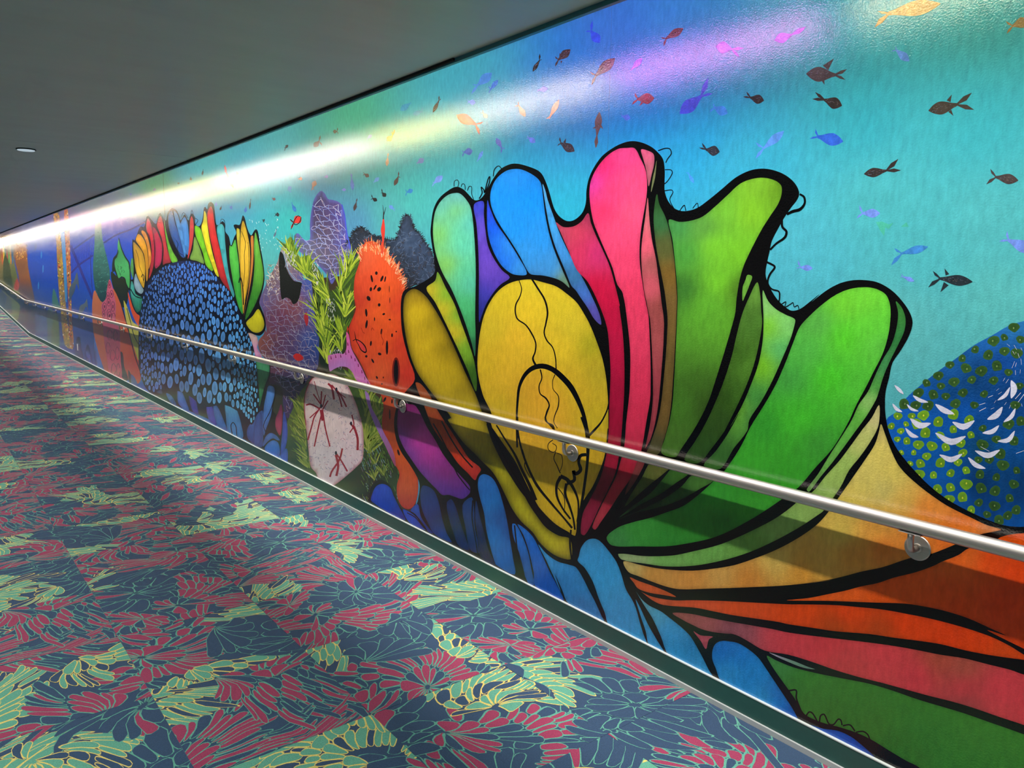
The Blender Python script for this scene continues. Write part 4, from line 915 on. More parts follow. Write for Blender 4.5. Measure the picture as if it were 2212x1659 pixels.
FP = '''T3 578,122 612,130 590,185 560,235 528,275 545,220|T3 590,150,120,50,50 540,250,80,40,36
T3 640,136 722,152 690,185 640,225 590,268 528,322 560,262 600,200|T3 680,160,90,96,40 600,240,66,84,30 540,300,40,60,20
T3 735,158 800,178 742,224 680,268 600,312 505,368 560,322 640,262 690,205|T3 760,185,56,104,34 680,250,30,70,20 560,340,24,56,24
T3 815,190 900,212 850,245 770,290 680,325 560,352 500,378 600,335 700,285 770,235|T3 850,215,66,116,44 760,270,30,70,24 620,335,20,50,20
R1 420,540 350,557 280,620 240,700 223,800 221,900 236,1020 266,1130 L7 400,130 470,255 540,415 600,575 655,750 682,860 688,700 684,500 688,250 R1 585,1150 576,950 562,780 541,660 500,592 455,548|R1 420,560,96,176,184 320,640,90,176,170 400,680,112,190,96 300,900,120,190,84 420,900,92,200,164 480,1000,86,198,170 540,800,84,186,176 350,1150,126,190,70 480,1200,84,196,150 560,1300,80,186,160 L7 600,400,70,180,110 650,600,60,160,90 670,800,40,100,70
L7 252,256 330,380 420,560 530,790 620,990 690,1170 700,1080 690,980 665,860 620,725 560,560 500,395 420,245 352,112 330,190|L7 340,150,84,150,50 280,270,206,180,36 400,450,214,186,36 480,640,206,180,36 420,320,90,170,46 520,500,76,166,46 600,800,110,170,44 660,1000,40,90,24
L7 85,290 55,350 48,500 70,680 110,850 170,1000 260,1130 370,1270 470,1400 L8 770,30 900,220 1000,320 1080,402 1160,482 1222,580 1282,700 1342,820 1422,930 1520,1022 1582,1112 1680,1202 1780,1252 1862,1256 1852,1082 1750,1052 1640,982 1560,882 1480,762 1400,602 1320,492 1240,362 1180,212 1110,50 L7 740,1340 690,1200 600,1010 500,780 400,570 300,400 230,310 150,262|L7 150,330,150,124,24 180,480,214,184,28 120,700,190,160,26 260,750,212,180,30 330,900,206,176,28 400,800,120,104,16 300,560,150,130,20 450,1100,196,170,26 560,1150,150,130,20 600,1350,190,170,30 L8 900,90,190,170,30 1000,200,130,116,16 1100,350,120,110,16 1250,520,170,166,24 1350,640,130,124,16 1400,800,176,172,24 1550,950,170,164,24 1700,1130,186,178,24 1820,1200,166,154,30
R1 570,640 650,612 655,720 670,870 690,990 740,1100 810,1200 876,1262 800,1320 730,1400 670,1500 632,1600 616,1645 611,1500 613,1250 606,1000 591,800|R1 610,660,52,66,190 630,850,92,74,190 640,1050,96,66,186 700,1200,104,72,190 750,1300,84,60,176 660,1400,50,56,166 630,1550,32,44,140
R1 686,600 702,655 762,800 852,930 952,1090 1022,1232 930,1240 870,1216 800,1152 732,1030 692,900 681,760|R1 690,700,40,70,210 720,850,12,84,216 780,1020,10,86,216 850,1150,20,100,220 850,1000,50,150,230 950,1180,56,150,220
R1 925,335 850,350 780,400 737,460 712,540 712,622 742,720 802,830 882,950 962,1080 1032,1212 1062,1236 1160,1245 1270,1272 1330,1302 1386,1348 1330,1210 1260,1040 1210,880 1178,720 1158,560 1142,460 1108,412 1040,367 980,342|R1 920,380,34,146,232 800,560,24,142,232 1050,600,16,140,224 950,850,24,140,226 1150,950,34,144,224 1050,1080,46,146,220 1200,1180,50,146,214 1130,1225,60,130,190 1340,1290,104,140,84 1080,430,24,134,216
R1 1156,462 1180,520 1200,600 1250,740 1300,880 1380,1050 1450,1180 1520,1310 1580,1430 1640,1570 1656,1665 1600,1620 1540,1520 1480,1432 1440,1372 1402,1332 1352,1210 1272,1020 1222,860 1190,700 1168,560|R1 1170,520,80,176,226 1230,780,60,160,220 1330,1050,56,140,206 1440,1260,50,110,150 1520,1400,60,110,190 1600,1560,84,72,160
R1 1270,790 1330,830 1420,826 1490,782 1545,712 1570,800 1610,900 1670,1030 1730,1170 1780,1350 1815,1500 L7 1960,420 1990,650 2004,900 2004,1150 1990,1400 1975,1600 R4 470,400 440,560 390,680 330,800 260,950 212,1025 185,1010 200,870 250,770 330,600 372,430 388,250 393,50 L7 1882,1000 1872,800 1850,600 1780,400 1680,200 R1 1450,1200 1380,1040 1310,880|R1 1330,850,170,70,90 1430,860,196,60,84 1550,760,150,50,80 1500,1050,196,50,84 1600,1050,190,46,110 1600,1350,190,16,60 1700,1500,186,16,60 L7 1900,500,180,16,60 1930,800,180,20,64 1940,1200,160,18,56 1930,1500,150,16,50 R4 430,250,160,18,54 430,430,150,16,46 330,700,96,12,34 240,930,130,26,56
R2 450,157 380,165 290,220 210,310 152,420 134,520 141,640 166,780 211,900 271,1040 331,1180 371,1320 L7 1990,300 2030,550 2055,800 2056,1000 2048,1200 2020,1450 R4 500,380 470,500 440,600 390,700 330,820 268,965 290,985 330,930 400,830 470,722 540,622 590,500 622,420 660,200 690,0 R2 640,1610 610,1450 585,1300 565,1150 562,1000 575,850 600,700 620,580 626,450 611,340 571,250 520,160|R2 250,300,222,40,104 180,460,200,60,150 420,220,220,76,130 300,500,224,66,108 480,450,226,80,122 250,700,216,52,96 400,850,228,74,114 500,700,226,84,120 420,1150,222,66,104 500,1400,220,60,96 L7 2060,400,218,58,92 2120,700,218,60,94 2100,1100,212,52,86 R4 580,200,206,48,80 560,400,190,44,72 500,560,150,22,40 400,750,150,28,48 320,900,160,50,64
R2 575,170 632,180 681,210 686,290 666,380 640,485 630,430 615,330 590,240|R2 620,220,214,100,130 660,330,170,104,110
R2 707,262 702,340 692,420 660,535 671,430 691,340|118,136,84
R2 631,580 641,700 651,820 671,960 701,1100 721,1250 746,1450 771,1670 R4 755,0 730,180 690,330 650,400 655,380 690,200 708,0 R2 655,1659 631,1520 601,1370 581,1200 576,1030 591,880 611,740|R2 640,750,206,110,116 620,1000,220,92,112 680,1150,150,84,80 640,1350,200,86,100 720,1500,140,70,64 R4 720,150,150,60,70
R2 710,550 690,640 681,760 691,900 711,1050 751,1250 781,1420 801,1659 R4 775,0 742,200 682,380 660,440 745,440 782,350 822,200 846,0 R2 881,1480 871,1280 856,1100 831,930 801,800 771,720 731,640|R2 720,620,40,90,40 740,800,44,104,56 780,1000,80,90,44 800,1250,116,92,36 840,1500,110,90,44 R4 790,150,104,84,40 720,400,70,70,40
R2 811,770 900,787 1000,777 1100,742 1200,662 1320,552 1420,462 1520,422 1620,411 1720,436 1771,482 1771,560 1741,640 1681,730 1611,840 1551,950 1501,1050 1451,1160 1416,1280 1391,1430 1371,1600 R4 1130,0 1090,100 1040,200 980,300 912,400 870,460 768,430 792,330 832,180 855,0 R2 886,1480 879,1300 861,1100 841,930|R2 900,830,60,140,70 1100,830,84,150,60 1300,700,104,180,50 1600,470,118,184,46 1720,520,90,140,30 1500,700,120,190,40 1200,1000,112,196,44 950,1050,66,150,56 1400,1050,110,190,40 1250,1300,112,200,44 950,1350,50,110,40 1150,1500,90,170,44 1380,1350,70,110,30 R4 950,100,66,120,36 1050,100,50,80,26 850,350,66,110,36
R2 1482,1240 1522,1252 1502,1320 1462,1420 1441,1462 1441,1350 1466,1280|104,170,60
R2 1565,1302 1590,1400 1600,1550 R3 295,400 270,560 230,720 170,880 100,1030 30,1170 R4 1220,280 1130,400 1035,505 935,478 1010,350 1070,250 1130,130 R3 5,850 70,650 110,480 150,330 200,210|R2 1550,1400,96,150,56 1500,1600,70,116,40 R3 230,400,70,120,40 150,650,50,90,24 200,700,84,140,44 50,950,34,60,16 100,950,66,116,36 R4 1200,200,44,76,26 1080,400,40,76,26
R3 300,160 340,240 400,300 470,340 535,372 531,420 501,520 451,640 371,820 291,970 201,1110 R4 1390,270 1290,400 1195,545 1075,520 1160,420 1250,290 1330,140 R3 60,1160 140,1020 210,860 270,690 300,520 305,350|R3 340,280,130,196,110 480,400,124,204,110 340,420,116,196,30 300,700,112,186,26 430,600,84,180,100 250,950,60,140,60 150,1050,104,170,34 R4 1400,150,60,130,70 1200,430,50,100,40
R3 1050,137 940,150 840,190 740,260 640,350 570,430 520,550 470,680 400,840 310,1000 210,1160 R4 1340,390 1225,560 1140,640 1050,722 930,812 800,862 680,902 560,932 450,972 372,1040 412,1100 600,1106 800,1106 950,1086 1120,1050 1250,1000 1400,920 1500,860 1590,800 1640,765 1760,680 1880,540 1990,420 R3 850,1260 930,1120 990,990 1050,880 1110,760 1180,620 1221,480 1236,350 1231,260 1200,190 1130,150|R3 1050,200,108,206,56 900,250,106,200,50 700,400,84,170,70 900,500,84,204,42 620,600,80,180,70 1100,450,96,206,56 1150,550,90,190,66 800,800,70,196,40 500,800,66,160,64 1000,850,80,190,56 600,1100,66,186,44 350,1150,50,150,44 R4 1700,200,66,184,46 1900,350,60,150,50 1450,500,60,170,44 1650,550,56,160,40 1200,750,50,150,44 1400,750,52,150,40 900,950,40,124,36 600,1000,52,140,50 450,1050,56,130,64 800,1080,44,130,44 1200,930,36,110,34
R3 1275,240 1320,290 1346,370 1336,460 1291,560 1231,680 1181,800 1151,900 1130,960 1060,1080 980,1190 900,1300 810,1420 720,1530 640,1635 622,1618 702,1510 782,1380 872,1240 952,1110 1002,1000 1072,900 1112,810 1172,680 1242,560 1281,430 1291,320|R3 1310,330,56,130,56 1280,500,44,120,60 1200,700,60,140,80 1120,880,60,150,60 1080,980,150,200,110 1000,1080,90,180,60 900,1230,96,180,70 760,1430,110,180,80 650,1600,120,170,90
R3 1151,1000 1156,1080 1141,1170 1081,1280 1011,1380 931,1480 870,1600 R4 1940,850 1900,880 1780,960 1600,1060 1400,1150 1200,1210 1000,1246 800,1251 650,1231 482,1202 458,1160 650,1177 850,1172 1000,1142 1180,1097 1300,1050 1450,980 1600,900 1745,790 1800,720 R3 660,1640 760,1520 860,1410 950,1290 1030,1180 1100,1090|R3 1140,1080,206,200,136 1050,1250,190,200,110 900,1450,160,196,96 R4 1850,820,140,180,90 1650,960,126,170,84 1400,1080,96,150,64 1100,1170,104,166,76 800,1210,110,170,84 550,1190,150,176,120
R3 1166,1140 1191,1200 1231,1310 R5 1030,0 1100,90 1220,200 1350,300 1500,400 1700,500 1870,580 2000,620 1930,640 1800,668 1560,765 1450,810 1340,850 1140,890 900,970 700,1012 520,1060 350,1096 0,1140 R4 2000,1350 1700,1386 1400,1402 1100,1412 900,1416 800,1396 700,1361 600,1321 528,1290 494,1215 600,1237 720,1262 850,1277 1000,1282 1150,1267 1300,1241 1450,1191 1600,1131 1750,1051 1880,961 1955,885 2040,770 R3 960,1530 1050,1400 1120,1290 1150,1200|R3 1165,1200,206,190,110 1150,1350,226,210,104 1250,1500,222,204,96 1050,1550,220,206,100 R5 700,100,222,206,110 900,250,206,196,110 600,350,220,200,90 1100,350,224,184,84 1300,420,236,140,52 1700,560,240,124,40 1900,610,216,130,70 500,650,214,190,84 800,600,228,160,64 1200,650,230,126,40 600,850,206,140,54 900,800,220,120,36 300,900,204,176,80 1500,720,232,110,30 R4 700,1300,196,140,60 1000,1340,204,140,62 1400,1350,200,130,50 1200,1290,206,160,80 1600,1200,206,176,86 1900,1200,204,140,56 1800,1300,206,140,44 560,1240,186,170,100
R5 2700,640 2212,655 2100,665 2000,690 1960,712 1690,800 1600,860 1450,920 1370,960 1200,1020 1000,1070 850,1120 700,1150 550,1190 380,1225 200,1260 0,1281 400,1286 800,1301 1100,1311 1300,1341 1500,1386 1700,1451 1900,1541 2050,1611 R8 1900,480 2050,560 2212,640 R8 2700,900|R5 2100,700,226,84,20 1700,850,224,104,30 1500,950,230,100,26 1900,900,230,74,10 2150,1000,226,66,8 1500,1150,226,76,10 1000,1180,224,84,16 500,1250,220,90,24 1600,1350,222,70,8 2000,1300,222,62,6 2200,1600,220,66,12
R4 540,1330 600,1355 700,1390 800,1430 876,1472 780,1457 680,1441 600,1411 570,1371|200,86,36
R4 620,1435 700,1470 850,1496 1000,1496 1200,1501 1400,1511 1700,1526 R8 300,262 600,268 800,285 1000,305 1200,340 1400,380 1600,430 1800,490 1950,545 2100,620 2212,690 2700,950 2700,850 2212,735 2100,720 1900,690 1700,650 1500,600 1300,570 1100,545 900,515 600,490 400,460 200,430 R6 1900,960 1700,930 1500,900 1350,870 1200,840 1000,825 900,810 820,770 745,712|R6 900,770,200,84,44 1200,810,214,80,40 1600,860,212,76,26 R8 300,340,216,70,12 700,330,222,66,8 600,450,170,66,16 1200,420,218,62,8 1000,500,176,64,16 1600,520,214,60,8 2000,640,206,70,16 1900,580,218,62,8
R6 1000,885 1150,891 1300,921 1450,951 1650,986 1850,1021 R8 200,501 500,541 800,576 1100,616 1300,651 1500,691 1700,721 1900,771 2100,821 2212,860 2700,980 2700,1480 2212,1290 2000,1220 1800,1150 1600,1090 1400,1040 1200,985 1000,930 800,880 600,820 400,750 200,690 R7 600,655 450,570 350,520 200,490 R6 1500,1062 1350,1047 1250,1022 1180,990 1100,950|R6 1100,900,150,80,76 1300,960,160,80,84 1500,1020,130,70,84 1600,1030,150,80,90 1900,1060,196,66,76 R8 200,560,206,62,70 500,640,204,56,66 700,800,196,60,66 1000,720,210,62,72 1300,900,206,58,70 1500,720,170,74,56 1700,780,166,80,64 1700,1000,204,60,70 1700,1090,150,60,64 2000,1000,212,62,74 2200,1200,206,60,70
R6 1180,1040 1240,1075 1346,1086 1310,1112 1286,1192 1240,1120|182,74,92
R8 20,700 100,740 250,800 450,850 700,900 900,940 1100,1000 1300,1070 1500,1130 1700,1190 1900,1260 2212,1370 2800,1600 2800,2500 1700,2000 1330,1659 1200,1590 1050,1500 920,1420 800,1362 650,1312 500,1272 400,1232 335,1190 255,1060 155,920 65,790|R8 100,760,66,136,64 400,900,56,128,40 300,1000,52,120,40 700,1050,52,122,38 600,1200,50,116,36 1200,1250,54,124,38 1100,1450,50,116,34 1800,1400,56,126,38 2200,1600,56,126,38
R7 640,672 720,700 850,745 960,790 1032,816 930,801 800,751 700,706|R7 700,695,176,170,190 850,760,110,160,130
R6 330,250 270,265 220,330 202,400 192,440 252,500 322,620 372,760 422,880 462,990 775,1145 750,1060 720,960 690,850 660,780 602,680 562,550 522,450 452,350 382,272|R6 320,280,50,130,180 300,400,50,152,216 450,600,52,152,214 600,900,48,146,206 400,800,54,148,206 700,1050,50,150,210
L8 1570,1130 1640,1210 1740,1280 1850,1312 1902,1332 1962,1422 2022,1542 R6 340,790 390,900 412,955 115,805 60,690 0,560 L8 1770,1550 1700,1400 1640,1270|L8 1620,1220,50,150,220 1800,1350,50,146,216 1950,1500,44,130,196 R6 100,600,44,124,190 250,700,46,130,196 200,780,56,110,170 60,600,40,110,180
R6 686,770 720,830 790,980 870,1120 930,1226 803,1160 772,1040 732,920|R6 730,880,56,156,214 850,1140,50,146,206
R6 690,700 730,760 800,820 900,870 980,930 1080,1010 1150,1080 1200,1160 1260,1270 1310,1370 1352,1445 975,1247 900,1080 830,930 760,820|R6 760,800,100,170,186 850,880,70,156,196 1000,1050,48,148,212 1150,1150,34,120,180 1050,1200,48,150,212 1250,1350,52,150,210
R7 230,575 180,602 156,660 156,730 182,800 242,927 882,1252 850,1170 780,1060 700,940 620,820 550,720 470,650 380,595 300,578|R7 250,640,20,108,196 400,700,24,120,204 300,850,46,146,212 500,850,34,136,212 600,1050,50,150,212 700,1020,24,110,196 830,1200,16,90,186
R7 982,1290 1100,1322 1230,1342 1340,1392 1430,1462 1520,1542 1592,1622 1700,1720 1650,1690|R7 1100,1350,14,84,186 1350,1450,8,76,180 1550,1610,6,56,140
L8 1340,950 1370,951 1430,1060 1480,1200 1510,1350 1532,1490 1470,1460 1440,1350 1400,1200 1350,1060|L8 1360,1000,24,110,206 1480,1380,22,84,166
L8 1387,952 1450,990 1520,1060 1570,1150 1620,1260 1680,1390 1740,1500 1792,1632 1545,1502 1530,1380 1490,1200 1440,1050|L8 1430,1000,24,110,206 1560,1200,16,96,196 1650,1450,14,80,180
L8 1090,508 1050,530 1035,600 1050,700 1090,850 1110,1000 1140,1130 1180,1270 1200,1312 1362,1396 1346,1250 1320,1080 1290,900 1250,740 1210,620 1160,540|L8 1090,540,40,110,190 1100,650,24,100,180 1150,800,24,116,196 1230,850,14,70,140 1200,1050,24,120,206 1280,1000,12,64,140 1280,1250,20,104,196 1340,1350,14,80,160
L8 545,612 600,620 650,660 690,760 720,900 760,1030 802,1112 650,1037 590,930 545,830 525,700|L8 590,680,22,46,110 600,800,24,60,130 680,900,14,36,90 700,1030,24,60,140
L8 760,762 800,730 840,800 880,930 930,1080 962,1180 870,1147 820,1030 780,900|L8 790,780,18,44,100 850,950,12,34,84 900,1120,20,36,90
L8 900,782 980,712 1000,800 1012,1000 1052,1202 970,1180 930,1000|L8 960,780,22,60,120 980,1000,14,50,110 1010,1160,26,40,96
L8 1020,742 1050,870 1090,1020 1130,1180 1192,1312 1060,1242 1030,1050 1010,880|L8 1040,850,16,50,104 1080,1100,14,30,76 1120,1240,34,28,70
L8 200,595 140,612 102,680 96,750 392,917 340,800 290,700 260,630|L8 180,640,24,70,200 250,780,14,54,180 340,870,16,50,160
L8 370,822 430,842 500,900 550,980 592,1012 430,937|L8 420,870,22,76,196 540,980,20,60,170
L8 502,772 530,880 580,960 640,1032 600,1022 560,960 480,860 440,830|L8 490,830,26,80,186 590,980,16,44,130
L7 20,1270 90,1280 160,1300 L8 590,100 660,210 720,320 800,430 880,520 962,612 968,650 960,682 900,727 840,712 780,692 720,692 670,642 600,572 520,482 450,382 390,292 340,182 322,60|L7 60,1300,116,24,90 L8 430,60,110,20,84 380,200,60,40,130 500,220,210,56,166 600,330,196,54,156 450,330,90,60,150 640,450,150,44,140 560,500,60,50,140 750,500,136,34,110 700,600,76,40,150 850,600,110,36,120 800,670,56,36,140 930,680,60,40,140
L7 155,1095 200,1100 280,1200 330,1300 L8 720,10 790,112 880,252 960,372 1062,462 1032,522 1010,562 950,502 860,412 790,312 700,192 630,82 L7 230,1290|L7 200,1150,156,76,34 300,1300,150,74,30 L8 650,50,140,52,20 760,180,120,40,16 760,290,196,66,26 850,330,206,60,26 930,430,196,50,30 1000,500,160,36,40
L7 1180,180 1080,186 980,216 900,270 840,340 785,440 745,560 720,700 706,850 706,980 721,1080 760,1220 830,1370 L8 1140,50 1200,150 1290,280 1370,400 1450,560 1530,720 1620,860 1750,970 1850,1032 1898,1050 1915,900 1960,760 2050,620 2120,460 2162,320 2185,100 L7 1862,1500 1861,1300 1856,1180 1840,1030 1810,880 1760,730 1700,580 1640,470 1580,380 1500,310 1400,240 1290,206|L7 1180,210,206,190,40 950,330,206,186,36 1150,450,224,196,40 850,600,200,180,40 1050,700,226,186,44 1450,400,206,190,40 1550,600,206,190,44 1450,800,222,194,42 1700,750,160,160,30 1780,1000,180,166,40 800,950,206,176,36 950,1000,222,182,44 1150,1150,206,160,40 1280,1200,224,170,44 1550,1100,206,176,40 1300,1400,228,176,46 900,1300,204,176,36 1750,1400,196,176,36 L8 1250,120,190,160,34 1500,150,222,170,40 1800,300,214,170,36 1600,400,206,160,30 1400,450,170,150,26 1950,500,206,166,30 1650,700,196,164,30 1500,650,150,136,20 1750,900,196,164,30 2050,500,190,160,30 1880,1000,176,150,30'''
for row in FP.strip().split('\n'):
    s, c = row.split('|')
    big = s.startswith('L7 85,290')
    q = Paint(); q.fill(s, c, 15, edge=(16, (30, 26, 6), .75) if big else (3.5, (10, 12, 10), .25), grid=8); q.build('petal', fan_o)

q = Paint()
LW = '''L7 1056,1665 1052,1400 1060,1250 1075,1130 1120,1030 1190,965 1280,945 1370,975 1450,1040 1530,1130 1600,1260 1650,1400 1682,1585|4,4,5,6,8,10,11,11,12,12,10,8,9
L8 1385,0 1390,130 1420,280 1480,450 1560,610 1680,760 1800,900 1870,985|4,4,4,5,6,5,4,5
L8 1960,0 2000,120 2010,220 2005,400 1980,600 1950,800 1925,960|9,9,8,6,6,6,8
L8 1130,60 1180,210 1270,400 1340,520 1420,640 1520,760 1620,880 1720,970 1840,1040|10,10,9,8,9,9,10,9,8
L8 1200,75 1270,190 1360,330 1430,480 1500,620 1545,740|3,3.5,5,6,7,9
L8 1430,290 1455,380 1450,440 1500,540|2,2,2,1.5
L7 1070,180 1095,260 1080,330 1045,400 1040,470 1060,530 1130,580 1180,650 1220,740 1215,820 1195,880 1222,942|1.5,2,2.5,3,3,3,3,3.5,3,3,4,5
L7 1180,165 1240,260 1300,360 1325,470 1310,570 1295,650 1320,720 1370,780 1395,870 1401,972|4,4,4,4,3.5,3,3,2.5,2.5,2.5
L7 1260,975 1275,1050 1250,1120 1260,1190 1310,1230 1340,1290 1320,1350 1305,1420 1340,1460 1390,1515|3,2.5,2.5,2.5,3.5,3,4,3,2.5,4
L7 1390,1020 1370,1080 1375,1150 1420,1210 1420,1300 1390,1380 1380,1440 1412,1495|2,1.5,1.5,2,2.5,2,1.5,1.5
L7 1690,1562 1740,1510 1800,1440 1850,1340 1868,1270|5,5,3.5,3,3
L8 1630,0 1650,50 1700,80 1712,120|3,3,4,3
L8 1700,205 1660,240 1660,290 1700,315 1725,300 1730,260 1695,235|2,1.6,1.6,1.6,1.6,1.4
L8 1725,310 1708,370 1735,430 1765,500|1.8,1.8,2,2.5
L8 1730,320 1775,340 1785,410 1765,480|1.4,1.4,1.4,1.4
L8 1770,530 1735,600 1735,700 1785,810 1855,905|8,6,5,4,4
L8 1765,525 1830,560 1885,640 1922,740 1925,860 1915,930|8,8,6,4,4,4
L8 1820,590 1808,680 1850,800 1880,900 1895,1000|6,6,5,4,4
L8 1745,630 1795,700 1805,780 1795,850|2,2,1.6,1
L8 1995,335 1945,345 1928,400 1945,470 1905,505 1880,480 1890,560 1825,590|7,7,6,8,8,6,7,8
L8 1860,1000 1850,1120 1865,1260|4,4,3
L8 640,60 720,200 780,330 850,500 930,610 965,650|3,3,3,2.5,2.5,2
L8 600,40 650,140 700,260|2,2,2
L8 715,40 800,200 900,350 990,450|3,3,3,3
L8 410,850 480,890 540,960 600,1030|2,2,2,1
L8 990,740 985,900 1010,1060 1040,1240|3,2.5,2,2
L8 1360,960 1380,1150 1400,1300 1470,1470|3,3,4,4
R1 400,485 405,440 428,430 441,452 432,488|1.3
R1 460,490 470,465 490,468 496,515|1.3
R1 515,520 530,485 550,488 552,550 567,597|1.4
R1 615,590 640,540 632,490 655,515 660,540 690,425 705,400 702,450 668,535|2.4
R1 735,400 745,340 780,310 806,332|1.8
R2 720,180 780,160 820,165 832,205 800,250 785,282|2
R2 778,342 830,344 841,370 800,440 775,462|1.6
R2 773,522 835,515 846,535 820,590 830,630 852,667|1.6
R2 905,690 930,655 945,645 956,692|1.5
R2 1015,672 1045,632 1058,630 1062,667|1.3
R2 1928,550 1965,575 1970,630 1930,680 1870,697 1818,722|4,4.5,4.5,6,6,5
R2 1775,760 1780,830 1815,870 1800,920 1730,970 1675,1025|5,5,5,5,4,4
R2 1648,1130 1690,1150 1716,1172 1670,1240 1655,1310 1690,1360 1750,1380 1756,1430 1750,1472|4,4,4,4,4,3,3,3,3
R2 1770,1490 1810,1468 1802,1512 1850,1488 1870,1475 1882,1512 1910,1498 1922,1532|1.6
R7 800,1000 870,994 872,1060 900,1140 927,1202|3.5
R7 950,1222 980,1180 1010,1190 1052,1262|3
R7 1070,1262 1080,1210 1110,1200 1150,1280 1190,1286 1230,1240 1252,1250 1262,1292|3
R7 1270,1296 1330,1290 1372,1342|3
R7 1380,1352 1440,1345 1480,1370 1502,1422|3'''
for row in LW.split('\n'):
    s, w = row.split('|'); w = [float(v) for v in w.split(',')]
    q = Paint(); q.stroke(s, w if len(w) > 1 else w[0], K, 17); q.build('ink_line', fan_o)

